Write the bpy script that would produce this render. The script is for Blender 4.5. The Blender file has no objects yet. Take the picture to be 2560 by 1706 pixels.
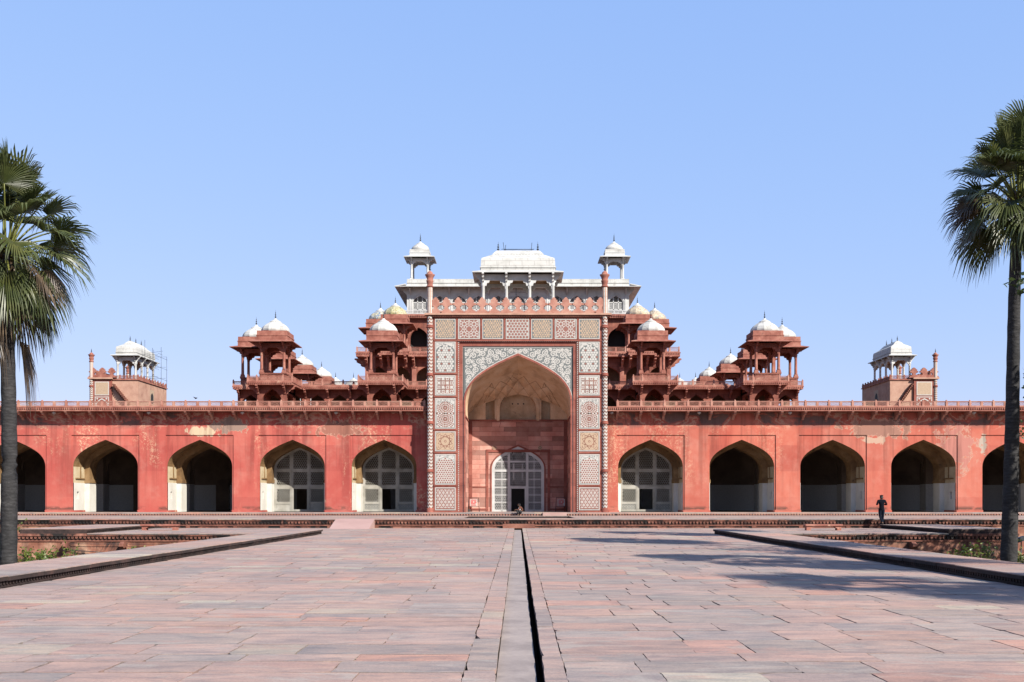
import bpy, bmesh, math, random
from mathutils import Vector, Matrix, noise

S = bpy.context.scene
COL = S.collection
RAD = math.radians
R = random.Random(11)

# ------------------------------------------------------------------ camera, sky, sun, exposure
EYE = 1.6
F, CX, CY = 2512.0, 1295.0, 1252.0            # focal length and vanishing point measured on the photograph
cd = bpy.data.cameras.new('camera')
cam = bpy.data.objects.new('camera', cd)
COL.objects.link(cam)
cam.location = (0, 0, EYE)
cam.rotation_euler = (RAD(90), 0, 0)
cd.sensor_width = 36
cd.lens = 36 * F / 2560
cd.shift_x = (1280 - CX) / 2560
cd.shift_y = (CY - 853) / 2560
cd.clip_start = 0.1
cd.clip_end = 6000
S.camera = cam

LIGHT = Vector((-0.93, 1.02, -1.0))            # direction the sunlight travels
SUN_EL = math.atan2(1.0, math.hypot(0.93, 1.02))
SUN_AZ = math.atan2(0.93, -1.02)
w = bpy.data.worlds.new('World')
S.world = w
w.use_nodes = True
nt = w.node_tree
sky = nt.nodes.new('ShaderNodeTexSky')
sky.sky_type = 'NISHITA'
sky.sun_disc = False
sky.sun_elevation = SUN_EL
sky.sun_rotation = SUN_AZ
sky.altitude = 0
sky.air_density = 1.0
sky.dust_density = 0.3
sky.ozone_density = 5.0
bg = nt.nodes['Background']
bg.inputs['Strength'].default_value = 0.12
# even out the clear winter sky channel by channel (a paler, softer gradient than the raw model)
sep = nt.nodes.new('ShaderNodeSeparateColor'); cmb = nt.nodes.new('ShaderNodeCombineColor')
nt.links.new(sky.outputs[0], sep.inputs[0])
for i_, (g_, k_) in enumerate(((0.45, 1.31), (0.30, 1.71), (0.12, 3.22))):
    pw = nt.nodes.new('ShaderNodeMath'); pw.operation = 'POWER'; pw.inputs[1].default_value = g_
    ml = nt.nodes.new('ShaderNodeMath'); ml.operation = 'MULTIPLY'; ml.inputs[1].default_value = k_
    nt.links.new(sep.outputs[i_], pw.inputs[0]); nt.links.new(pw.outputs[0], ml.inputs[0]); nt.links.new(ml.outputs[0], cmb.inputs[i_])
nt.links.new(cmb.outputs[0], bg.inputs[0])

sl = bpy.data.lights.new('sun', 'SUN')
sl.energy = 5.0
sl.angle = RAD(0.53)
sl.color = (1.0, 0.95, 0.87)
sun = bpy.data.objects.new('sun', sl)
COL.objects.link(sun)
sun.location = (40, -40, 60)
sun.rotation_euler = LIGHT.to_track_quat('-Z', 'Y').to_euler()

S.view_settings.view_transform = 'Standard'
S.view_settings.look = 'None'
S.view_settings.exposure = 1.10
S.view_settings.gamma = 1.0
S.render.film_transparent = False


def PX(p, y):
    return (p - CX) / F * y


def PZ(p, y):
    return EYE + (CY - p) / F * y


# ------------------------------------------------------------------ mesh builder
class MB:
    def __init__(s):
        s.v, s.f, s.m, s.sm, s.c = [], [], [], [], []

    def poly(s, pts, m=0, smooth=False, col=None):
        i = len(s.v)
        s.v.extend([tuple(p) for p in pts])
        s.f.append(list(range(i, i + len(pts))))
        s.m.append(m); s.sm.append(smooth); s.c.append(col)

    def box(s, x0, x1, y0, y1, z0, z1, m=0, skip='', col=None):
        if x0 > x1: x0, x1 = x1, x0
        if y0 > y1: y0, y1 = y1, y0
        if z0 > z1: z0, z1 = z1, z0
        i = len(s.v)
        s.v.extend([(x0, y0, z0), (x1, y0, z0), (x1, y1, z0), (x0, y1, z0), (x0, y0, z1), (x1, y0, z1), (x1, y1, z1), (x0, y1, z1)])
        for k, q in (('b', (0, 3, 2, 1)), ('t', (4, 5, 6, 7)), ('f', (0, 1, 5, 4)), ('k', (2, 3, 7, 6)), ('l', (3, 0, 4, 7)), ('r', (1, 2, 6, 5))):
            if k in skip: continue
            s.f.append([i + a for a in q]); s.m.append(m); s.sm.append(False); s.c.append(col)

    def prism(s, poly, axis, a0, a1, m=0, caps=True):
        if axis == 'x':
            g = lambda p, a: (a, p[0], p[1])
        elif axis == 'y':
            g = lambda p, a: (p[0], a, p[1])
        else:
            g = lambda p, a: (p[0], p[1], a)
        n = len(poly)
        i = len(s.v)
        s.v.extend([g(p, a0) for p in poly] + [g(p, a1) for p in poly])
        for k in range(n):
            j = (k + 1) % n
            s.f.append([i + k, i + j, i + n + j, i + n + k]); s.m.append(m); s.sm.append(False); s.c.append(None)
        if caps:
            s.f.append([i + k for k in range(n)][::-1]); s.m.append(m); s.sm.append(False); s.c.append(None)
            s.f.append([i + n + k for k in range(n)]); s.m.append(m); s.sm.append(False); s.c.append(None)

    def lathe(s, prof, n=12, c=(0, 0, 0), m=0, smooth=True, rot=0.0, sx=1.0, sy=1.0, mats=None):
        i = len(s.v)
        for r, z in prof:
            for k in range(n):
                a = rot + 2 * math.pi * k / n
                s.v.append((c[0] + r * math.cos(a) * sx, c[1] + r * math.sin(a) * sy, c[2] + z))
        for j in range(len(prof) - 1):
            for k in range(n):
                k2 = (k + 1) % n
                s.f.append([i + j * n + k, i + j * n + k2, i + (j + 1) * n + k2, i + (j + 1) * n + k])
                s.m.append(mats(j, k) if mats else m); s.sm.append(smooth); s.c.append(None)
        for row, flip in ((0, True), (len(prof) - 1, False)):
            q = [i + row * n + k for k in range(n)]
            s.f.append(q[::-1] if flip else q); s.m.append(m); s.sm.append(False); s.c.append(None)

    def tube(s, pts, rad, n=8, m=0, smooth=True):
        pts = [Vector(p) for p in pts]
        if not isinstance(rad, (list, tuple)): rad = [rad] * len(pts)
        i = len(s.v)
        for q, p in enumerate(pts):
            d = (pts[min(q + 1, len(pts) - 1)] - pts[max(q - 1, 0)])
            if d.length < 1e-9: d = Vector((0, 0, 1))
            d.normalize()
            u = d.cross(Vector((0, 0, 1)))
            if u.length < 1e-3: u = Vector((1, 0, 0))
            u.normalize()
            vv = d.cross(u)
            for k in range(n):
                a = 2 * math.pi * k / n
                s.v.append(tuple(p + (u * math.cos(a) + vv * math.sin(a)) * rad[q]))
        for q in range(len(pts) - 1):
            for k in range(n):
                k2 = (k + 1) % n
                s.f.append([i + q * n + k, i + q * n + k2, i + (q + 1) * n + k2, i + (q + 1) * n + k]); s.m.append(m); s.sm.append(smooth); s.c.append(None)
        s.f.append([i + k for k in range(n)][::-1]); s.m.append(m); s.sm.append(False); s.c.append(None)
        s.f.append([i + (len(pts) - 1) * n + k for k in range(n)]); s.m.append(m); s.sm.append(False); s.c.append(None)

    def mesh(s, name, mats, off=(0, 0, 0), fix=False):
        me = bpy.data.meshes.new(name)
        ox, oy, oz = off
        me.from_pydata([(a - ox, b - oy, c - oz) for a, b, c in s.v], [], s.f)
        for mt in mats: me.materials.append(mt)
        me.polygons.foreach_set('material_index', s.m)
        me.polygons.foreach_set('use_smooth', s.sm)
        if any(c is not None for c in s.c):
            at = me.attributes.new('tint', 'FLOAT_COLOR', 'CORNER')
            buf = []
            for fc, c in zip(s.f, s.c):
                c = c or (1, 1, 1)
                for _ in fc: buf.extend((c[0], c[1], c[2], 1.0))
            at.data.foreach_set('color', buf)
        if fix:
            bm = bmesh.new(); bm.from_mesh(me)
            bmesh.ops.remove_doubles(bm, verts=bm.verts, dist=1e-4)
            bmesh.ops.recalc_face_normals(bm, faces=bm.faces)
            bm.to_mesh(me); bm.free()
        me.update()
        return me

    def build(s, name, mats, parent=None, world=False, fix=False):
        if not isinstance(mats, (list, tuple)): mats = [mats]
        off = (0, 0, 0)
        if world and parent is not None:
            o = Vector((0, 0, 0)); q = parent
            while q is not None:
                o = o + q.location; q = q.parent
            off = tuple(o)
        return put(name, s.mesh(name, mats, off, fix), parent)


def put(name, me, parent=None, loc=(0, 0, 0)):
    o = bpy.data.objects.new(name, me)
    COL.objects.link(o)
    if parent is not None: o.parent = parent
    o.location = loc
    return o


def tag(o, label=None, cat=None, group=None, kind=None):
    if label: o['label'] = label
    if cat: o['category'] = cat
    if group: o['group'] = group
    if kind: o['kind'] = kind
    return o


def thing(name, label, cat, loc=(0, 0, 0), rz=0.0, group=None):
    o = bpy.data.objects.new(name, None)
    COL.objects.link(o)
    o.location = loc
    o.rotation_euler = (0, 0, rz)
    o.empty_display_size = 0.3
    return tag(o, label, cat, group)


def dup(root, loc, label, rz=0.0, sc=None):
    r = root.copy(); COL.objects.link(r)
    r.location = loc; r.rotation_euler = (0, 0, rz); r['label'] = label
    if sc: r.scale = sc
    for ch in list(root.children):
        c = ch.copy(); COL.objects.link(c); c.parent = r
        for g in list(ch.children):
            d = g.copy(); COL.objects.link(d); d.parent = c
    return r


# ------------------------------------------------------------------ materials
def lin(r, g, b, k=1.0):
    f = lambda c: (c / 12.92 if c <= 0.04045 else ((c + 0.055) / 1.055) ** 2.4)
    return (f(r / 255) * k, f(g / 255) * k, f(b / 255) * k, 1)


ALB = 0.70


class NT:
    def __init__(s, name, rough=0.85, spec=0.25):
        s.m = bpy.data.materials.new(name); s.m.use_nodes = True
        s.t = s.m.node_tree
        s.b = s.t.nodes['Principled BSDF']
        s.b.inputs['Roughness'].default_value = rough
        s.b.inputs['Specular IOR Level'].default_value = spec

    def n(s, typ, **kw):
        o = s.t.nodes.new(typ)
        for k, v in kw.items():
            if k.startswith('_'): setattr(o, k[1:], v)
            else: s.set(o.inputs[k.replace('__', ' ')], v)
        return o

    def set(s, sock, v):
        if hasattr(v, 'is_output'): s.t.links.new(v, sock)
        else: sock.default_value = v

    def pos(s, scale=(1, 1, 1), obj=False):
        if obj: src = s.n('ShaderNodeTexCoord').outputs['Object']
        else: src = s.n('ShaderNodeNewGeometry').outputs['Position']
        return s.n('ShaderNodeMapping', Vector=src, Scale=scale).outputs[0]

    def noise(s, vec, scale=1, detail=5, rough=0.6, dist=0):
        return s.n('ShaderNodeTexNoise', Vector=vec, Scale=scale, Detail=detail, Roughness=rough, Distortion=dist).outputs[0]

    def ramp(s, fac, stops, interp='LINEAR'):
        o = s.n('ShaderNodeValToRGB', Fac=fac)
        o.color_ramp.interpolation = interp
        e = o.color_ramp.elements
        while len(e) < len(stops): e.new(0.5)
        for q, (p, c) in zip(e, stops):
            q.position = p; q.color = c if hasattr(c, '__len__') else (c, c, c, 1)
        return o.outputs[0]

    def mix(s, fac, a, b, mode='MIX'):
        o = s.n('ShaderNodeMix', _data_type='RGBA', _blend_type=mode)
        s.set(o.inputs[0], fac); s.set(o.inputs[6], a); s.set(o.inputs[7], b)
        return o.outputs[2]

    def math(s, op, a, b=0.0, clamp=False):
        o = s.n('ShaderNodeMath', _operation=op, _use_clamp=clamp)
        s.set(o.inputs[0], a); s.set(o.inputs[1], b)
        return o.outputs[0]

    def xyz(s, vec=None):
        if vec is None: vec = s.n('ShaderNodeNewGeometry').outputs['Position']
        return s.n('ShaderNodeSeparateXYZ', Vector=vec).outputs

    def bump(s, h, strength=0.3, dist=0.02):
        o = s.n('ShaderNodeBump', Height=h, Strength=strength, Distance=dist)
        s.t.links.new(o.outputs[0], s.b.inputs['Normal'])

    def color(s, c):
        s.set(s.b.inputs['Base Color'], s.mix(1.0, c, (ALB, ALB, ALB, 1), 'MULTIPLY')); return s.m


def stone(name, cols, scale=0.8, stretch=(1, 1, 1), rough=0.85, bump=0.25, spots=None, streak=None, blocks=None, fine=0.12):
    """weathered stone: three colours mixed by noise, optional spots (colour, scale, threshold), vertical streaks, masonry joints"""
    t = NT(name, rough)
    p = t.pos(stretch)
    n1 = t.noise(p, scale, 7, 0.62, 0.3)
    c = t.ramp(n1, [(0.30, cols[0]), (0.5, cols[1]), (0.70, cols[2])])
    h = n1
    if blocks:
        bw, bh, var = blocks
        x = t.xyz()
        v = t.n('ShaderNodeCombineXYZ', X=t.math('ADD', x[0], x[1]), Y=x[2], Z=0.0).outputs[0]
        br = t.n('ShaderNodeTexBrick', Vector=v, Color1=(1 - var, 1 - var, 1 - var, 1), Color2=(1 + var * .5, 1 + var * .5, 1 + var * .5, 1), Mortar=(0.45, 0.42, 0.42, 1), Scale=1.0)
        br.inputs['Brick Width'].default_value = bw
        br.inputs['Row Height'].default_value = bh
        br.inputs['Mortar Size'].default_value = 0.012
        br.inputs['Mortar Smooth'].default_value = 0.3
        br.inputs['Bias'].default_value = 0.0
        c = t.mix(1.0, c, br.outputs[0], 'MULTIPLY')
    if spots:
        for col, sc, thr in spots:
            f = t.ramp(t.noise(t.pos((1, 1, 1)), sc, 8, 0.7, 0.5), [(thr, 0.0), (thr + 0.07, 1.0)])
            c = t.mix(f, c, col)
    if streak:
        col, sc, thr = streak
        f = t.ramp(t.noise(t.pos((sc, sc, sc * 0.12)), 1.0, 5, 0.6, 0.2), [(thr, 0.0), (thr + 0.2, 0.8)])
        c = t.mix(f, c, col)
    fn = t.noise(t.pos((1, 1, 1)), 14, 4, 0.7)
    c = t.mix(1.0, c, t.ramp(fn, [(0.25, 1 - fine), (0.75, 1 + fine)]), 'MULTIPLY')
    if bump: t.bump(t.math('ADD', t.math('MULTIPLY', fn, 0.5), h), bump, 0.03)
    return t.color(c)


def plain(name, col, rough=0.7, spec=0.3, metal=0.0):
    t = NT(name, rough, spec)
    t.b.inputs['Metallic'].default_value = metal
    f = t.noise(t.pos((1, 1, 1)), 9, 4, 0.6)
    return t.color(t.mix(1.0, col, t.ramp(f, [(0.3, 0.85), (0.7, 1.12)]), 'MULTIPLY'))


def plaster_mat():
    """red limewashed plaster: crimson to the west, more orange to the east, flaking to pale lime, stained at the foot, bare grey and painted shade under the eaves"""
    t = NT('red_plaster', 0.9)
    x = t.xyz()
    n1 = t.noise(t.pos((1, 1, 1)), 0.35, 7, 0.62, 0.4)
    west = t.ramp(n1, [(0.3, (0.42, 0.078, 0.062, 1)), (0.5, (0.47, 0.108, 0.082, 1)), (0.68, (0.50, 0.142, 0.108, 1))])
    east = t.ramp(n1, [(0.3, (0.43, 0.092, 0.062, 1)), (0.5, (0.48, 0.128, 0.086, 1)), (0.68, (0.51, 0.168, 0.118, 1))])
    c = t.mix(t.math('MULTIPLY', t.math('ADD', x[0], 8.0), 0.06, True), west, east)
    # rectangular repaint patches
    v = t.n('ShaderNodeCombineXYZ', X=x[0], Y=x[2], Z=0.0).outputs[0]
    br = t.n('ShaderNodeTexBrick', Vector=t.mix(0.12, v, t.n('ShaderNodeTexNoise', Vector=v, Scale=1.5, Detail=4.0).outputs[1]), Color1=(0.86, 0.83, 0.86, 1), Color2=(1.08, 1.12, 1.1, 1), Mortar=(0.97, 0.97, 0.97, 1), Scale=1.0)
    br.inputs['Brick Width'].default_value = 2.3
    br.inputs['Row Height'].default_value = 1.7
    br.inputs['Mortar Size'].default_value = 0.0
    c = t.mix(0.8, c, br.outputs[0], 'MULTIPLY')
    # flakes of lime showing through in drifts
    drift = t.ramp(t.noise(t.pos((0.8, 1, 0.28)), 0.5, 4, 0.55, 0.6), [(0.50, 0.0), (0.62, 1.0)])
    fl = t.ramp(t.noise(t.pos((1, 1, 1)), 5.5, 10, 0.82, 0.3), [(0.52, 0.0), (0.55, 1.0)])
    wst = t.math('MULTIPLY', t.math('SUBTRACT', 30.0, x[0]), 0.025, True)
    c = t.mix(t.math('MULTIPLY', t.math('MULTIPLY', drift, fl), t.math('MULTIPLY', wst, 0.85)), c, (0.70, 0.47, 0.30, 1))
    # faded bloom
    c = t.mix(t.ramp(t.noise(t.pos((1, 1, 1)), 0.9, 6, 0.65), [(0.5, 0.0), (0.75, 0.28)]), c, (0.60, 0.31, 0.24, 1))
    # bare grey render under the eaves, colour deepened to paint in eave shade
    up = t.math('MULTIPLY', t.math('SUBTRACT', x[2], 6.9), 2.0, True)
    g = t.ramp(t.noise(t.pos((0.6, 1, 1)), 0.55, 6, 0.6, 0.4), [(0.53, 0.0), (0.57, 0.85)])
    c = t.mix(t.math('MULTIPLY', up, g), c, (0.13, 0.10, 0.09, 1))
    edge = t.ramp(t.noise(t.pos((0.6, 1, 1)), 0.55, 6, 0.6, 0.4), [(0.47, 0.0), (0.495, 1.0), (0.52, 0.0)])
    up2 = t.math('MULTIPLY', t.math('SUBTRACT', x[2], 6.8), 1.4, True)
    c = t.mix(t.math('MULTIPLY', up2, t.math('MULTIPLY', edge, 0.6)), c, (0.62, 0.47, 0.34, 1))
    # places where the plaster has fallen away
    wob = t.math('MULTIPLY', t.math('SUBTRACT', t.noise(t.pos((1, 1, 1)), 1.6, 7, 0.68, 0.4), 0.5), 4.2)
    for px_, pz_, rx_, rz_, col in ((-23.6, 6.8, 1.2, .34, (0.60, 0.45, 0.30, 1)), (-21.4, 7.2, 1.2, .5, (0.30, 0.20, 0.16, 1)), (-13.3, 6.95, 1.7, .5, (0.34, 0.14, 0.10, 1)), (26.9, 7.0, 2.3, .65, (0.34, 0.17, 0.125, 1)), (26.6, 6.1, .8, .22, (0.50, 0.33, 0.24, 1)), (34.7, 5.75, .28, .6, (0.44, 0.36, 0.29, 1)), (32.8, 5.6, 1.3, 1.5, (0.47, 0.19, 0.15, 1))):
        ex_ = t.math('POWER', t.math('ABSOLUTE', t.math('DIVIDE', t.math('SUBTRACT', x[0], px_), rx_)), 2.0)
        ez_ = t.math('POWER', t.math('ABSOLUTE', t.math('DIVIDE', t.math('SUBTRACT', x[2], pz_), rz_)), 2.0)
        dd_ = t.math('ADD', t.math('SQRT', t.math('ADD', ex_, ez_)), wob)
        lo_, md_, hi_ = 0.90, 0.94, 1.06
        c = t.mix(t.math('MULTIPLY', t.math('SUBTRACT', 1.10, dd_), 14.0, True), c, (0.50, 0.29, 0.21, 1))
        c = t.mix(t.math('MULTIPLY', t.math('SUBTRACT', 0.96, dd_), 14.0, True), c, col)
    # rain streaks running down from the ledge
    rs_ = t.ramp(t.noise(t.pos((1.6, 1, 0.10)), 1.0, 6, 0.65, 0.3), [(0.38, 0.66), (0.52, 1.0)])
    c = t.mix(t.math('MULTIPLY', t.math('MULTIPLY', t.math('SUBTRACT', x[2], 0.5), 0.2, True), 0.9), c, t.mix(1.0, c, rs_, 'MULTIPLY'))
    # damp stain along the foot
    dz = t.math('SUBTRACT', 1.0, t.math('MULTIPLY', t.math('ABSOLUTE', t.math('SUBTRACT', x[2], 1.02)), 4.5), True)
    st = t.ramp(t.noise(t.pos((0.55, 1, 1.2)), 1.5, 7, 0.7), [(0.43, 0.0), (0.53, 1.0)])
    c = t.mix(t.math('MULTIPLY', dz, t.math('MULTIPLY', st, 0.85)), c, (0.07, 0.045, 0.035, 1))
    t.bump(t.noise(t.pos((1, 1, 1)), 3.5, 8, 0.7), 0.25, 0.03)
    return t.color(c)


def paving_mat(name, base):
    """dusty split sandstone: bedding streaks across each slab, mottling, flecks, worn pale patches and stains"""
    t = NT(name, 0.85, 0.2)
    a = t.n('ShaderNodeAttribute', _attribute_name='tint').outputs[0]
    sa = t.n('ShaderNodeSeparateColor', Color=a).outputs
    off = t.n('ShaderNodeCombineXYZ', X=t.math('MULTIPLY', sa[0], 431.0), Y=t.math('MULTIPLY', sa[1], 877.0), Z=0.0).outputs[0]
    def sp(sc):                                   # every slab gets its own piece of the pattern
        o = t.n('ShaderNodeVectorMath', _operation='ADD')
        t.set(o.inputs[0], t.pos(sc)); t.set(o.inputs[1], off)
        return o.outputs[0]
    st = t.noise(sp((1.0, 3.4, 1.0)), 1.3, 9, 0.72, 0.7)
    c = t.mix(1.0, a, t.ramp(st, [(0.38, (0.76, 0.79, 0.84, 1)), (0.5, (1, 1, 1, 1)), (0.62, (1.18, 1.12, 1.08, 1))]), 'MULTIPLY')
    big = t.noise(t.pos((1, 0.7, 1)), 0.28, 6, 0.62, 0.5)
    c = t.mix(1.0, c, t.ramp(big, [(0.38, (0.84, 0.87, 0.90, 1)), (0.5, (1, 1, 1, 1)), (0.62, (1.10, 1.05, 1.0, 1))]), 'MULTIPLY')
    # salmon beds showing where the grey skin has worn off
    sal = t.ramp(t.noise(sp((0.7, 2.0, 1)), 0.9, 8, 0.7, 0.8), [(0.545, 0.0), (0.60, 0.45)])
    c = t.mix(sal, c, (0.40, 0.245, 0.205, 1))
    # pale dust
    du = t.ramp(t.noise(sp((1, 2.2, 1)), 0.8, 8, 0.72, 0.5), [(0.55, 0.0), (0.63, 0.6)])
    c = t.mix(du, c, (0.38, 0.345, 0.31, 1))
    blot = t.ramp(t.noise(sp((1, 2.4, 1)), 1.3, 9, 0.75, 0.7), [(0.54, 0.0), (0.61, 0.42)])
    c = t.mix(blot, c, (0.19, 0.165, 0.168, 1))
    fn = t.noise(t.pos((1, 1, 1)), 30, 5, 0.8)
    c = t.mix(1.0, c, t.ramp(fn, [(0.30, (0.80, 0.79, 0.78, 1)), (0.70, (1.18, 1.16, 1.13, 1))]), 'MULTIPLY')
    pit = t.ramp(t.noise(t.pos((1, 4.5, 1)), 7, 6, 0.7), [(0.62, 0.0), (0.72, 0.65)])
    c = t.mix(pit, c, (0.12, 0.095, 0.092, 1))
    t.bump(t.math('ADD', t.math('MULTIPLY', fn, 0.5), st), 0.5, 0.025)
    return t.color(c)


M = {}
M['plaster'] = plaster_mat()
M['ochre'] = stone('ochre_plaster', [(0.12, 0.065, 0.028, 1), (0.23, 0.135, 0.058, 1), (0.32, 0.21, 0.105, 1)], 0.9, spots=[((0.10, 0.065, 0.035, 1), 1.3, 0.58)])
M['dado'] = stone('white_dado', [(0.56, 0.52, 0.45, 1), (0.66, 0.63, 0.56, 1), (0.72, 0.70, 0.64, 1)], 0.6, bump=0.08, fine=0.04)
M['red'] = stone('red_sandstone', [(0.16, 0.048, 0.032, 1), (0.25, 0.085, 0.058, 1), (0.34, 0.135, 0.092, 1)], 0.9, bump=0.3, blocks=(1.1, 0.42, 0.16), streak=((0.13, 0.05, 0.04, 1), 1.4, 0.55), spots=[((0.42, 0.22, 0.15, 1), 1.1, 0.66)])
M['red_trim'] = stone('carved_sandstone', [(0.20, 0.066, 0.046, 1), (0.31, 0.118, 0.085, 1), (0.42, 0.20, 0.145, 1)], 1.6, bump=0.3, spots=[((0.13, 0.07, 0.06, 1), 2.2, 0.62), ((0.55, 0.36, 0.25, 1), 0.8, 0.62)])
M['red_dark'] = stone('weathered_sandstone', [(0.11, 0.045, 0.035, 1), (0.20, 0.08, 0.055, 1), (0.32, 0.14, 0.095, 1)], 1.3, bump=0.35)
M['portal_red'] = stone('portal_sandstone', [(0.21, 0.062, 0.045, 1), (0.28, 0.088, 0.064, 1), (0.34, 0.125, 0.09, 1)], 1.2, bump=0.12, blocks=(1.0, 0.9, 0.12))
M['rail'] = stone('pale_red_sandstone', [(0.30, 0.12, 0.085, 1), (0.42, 0.20, 0.15, 1), (0.50, 0.29, 0.215, 1)], 1.4, bump=0.2)
M['cream'] = stone('cream_plaster', [(0.40, 0.30, 0.17, 1), (0.54, 0.43, 0.27, 1), (0.60, 0.52, 0.36, 1)], 1.0, bump=0.1)
M['screen'] = stone('shaded_marble', [(0.26, 0.24, 0.20, 1), (0.36, 0.34, 0.29, 1), (0.46, 0.44, 0.39, 1)], 1.2, bump=0.06, fine=0.06)  # white marble greyed so the shade on the wing screens sits in the colour
M['tan'] = stone('tan_stone', [(0.36, 0.195, 0.14, 1), (0.46, 0.265, 0.19, 1), (0.53, 0.335, 0.245, 1)], 1.0, streak=((0.30, 0.17, 0.11, 1), 1.2, 0.6))
M['vault'] = stone('vault_plaster', [(0.52, 0.33, 0.19, 1), (0.74, 0.50, 0.32, 1), (0.82, 0.61, 0.43, 1)], 0.8, spots=[((0.26, 0.17, 0.10, 1), 0.9, 0.60)], streak=((0.30, 0.20, 0.13, 1), 0.7, 0.56))
M['white'] = stone('white_plaster', [(0.40, 0.395, 0.36, 1), (0.54, 0.53, 0.495, 1), (0.60, 0.59, 0.555, 1)], 0.8, bump=0.1, blocks=(0.95, 0.36, 0.05), fine=0.05, spots=[((0.36, 0.345, 0.31, 1), 1.4, 0.60)], streak=((0.22, 0.21, 0.19, 1), 1.6, 0.58))
M['marble'] = stone('white_marble', [(0.42, 0.42, 0.40, 1), (0.55, 0.55, 0.53, 1), (0.63, 0.62, 0.60, 1)], 1.1, bump=0.06, fine=0.05, rough=0.6, streak=((0.42, 0.40, 0.38, 1), 1.5, 0.6))
M['grey'] = plain('grey_inlay', (0.15, 0.16, 0.155, 1))
M['inlay_red'] = plain('red_inlay', (0.26, 0.115, 0.09, 1))
M['inlay_tan'] = plain('tan_inlay', (0.44, 0.315, 0.215, 1))
M['inlay_white'] = plain('white_inlay', (0.50, 0.475, 0.435, 1))
M['iron'] = plain('dark_metal', (0.035, 0.042, 0.05, 1), 0.5, 0.5, 0.4)
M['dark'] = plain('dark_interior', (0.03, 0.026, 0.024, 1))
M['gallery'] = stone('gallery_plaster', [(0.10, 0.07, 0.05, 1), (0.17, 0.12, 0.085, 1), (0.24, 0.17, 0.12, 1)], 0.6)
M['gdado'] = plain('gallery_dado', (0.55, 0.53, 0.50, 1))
M['pave'] = paving_mat('sandstone_paving', None)
M['joint'] = plain('joint_earth', (0.045, 0.035, 0.032, 1), 1.0, 0.0)
M['channel'] = stone('channel_floor', [(0.22, 0.18, 0.165, 1), (0.32, 0.265, 0.24, 1), (0.39, 0.325, 0.285, 1)], 1.4, bump=0.3, spots=[((0.16, 0.13, 0.11, 1), 2.4, 0.66)], streak=None)
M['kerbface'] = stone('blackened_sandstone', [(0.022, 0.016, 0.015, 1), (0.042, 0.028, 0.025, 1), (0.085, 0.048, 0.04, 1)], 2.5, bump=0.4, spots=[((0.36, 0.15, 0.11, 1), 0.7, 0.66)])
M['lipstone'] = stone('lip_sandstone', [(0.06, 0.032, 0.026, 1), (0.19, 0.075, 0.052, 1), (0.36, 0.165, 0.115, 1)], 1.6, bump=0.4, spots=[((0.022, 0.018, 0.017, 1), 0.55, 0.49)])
M['garden_wall'] = stone('stained_sandstone', [(0.15, 0.055, 0.035, 1), (0.30, 0.125, 0.08, 1), (0.50, 0.30, 0.20, 1)], 1.1, streak=((0.035, 0.026, 0.024, 1), 1.3, 0.46), spots=[((0.03, 0.025, 0.023, 1), 0.45, 0.55), ((0.42, 0.26, 0.18, 1), 1.6, 0.6)])
M['ground'] = stone('dry_earth', [(0.10, 0.085, 0.04, 1), (0.17, 0.13, 0.07, 1), (0.12, 0.13, 0.045, 1)], 0.5)
M['ramp'] = stone('new_sandstone', [(0.38, 0.24, 0.21, 1), (0.42, 0.27, 0.235, 1), (0.45, 0.295, 0.26, 1)], 0.8, bump=0.08, fine=0.05)
# ------------------------------------------------------------------ the setting: earth, causeway, platform, terrace
KIN, KOUT, KH = 9.4, 11.1, 0.22
PLAT0, TER0, TERZ, PLINTH = 49.0, 58.5, 0.53, 72.4
FLZ = 0.74
GZ = -1.65


def struct(name, mb, mats, fix=False):
    return tag(mb.build(name, mats, None, fix=fix), kind='structure')


def tri_noise(): return R.random() + R.random() - 1


TINTS = [(lin(196, 176, 169), 7), (lin(200, 174, 165), 5), (lin(207, 170, 158), 1.5), (lin(187, 175, 170), 4), (lin(201, 188, 175), 1.2), (lin(176, 165, 163), 1.4), (lin(210, 202, 188), .4)]


def tint():
    t = R.uniform(0, sum(q for _, q in TINTS))
    for c, q in TINTS:
        t -= q
        if t <= 0: break
    k = R.uniform(0.62, 0.72)
    return (c[0] * k * 1.01, c[1] * k * .96, c[2] * k * .92)


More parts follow.
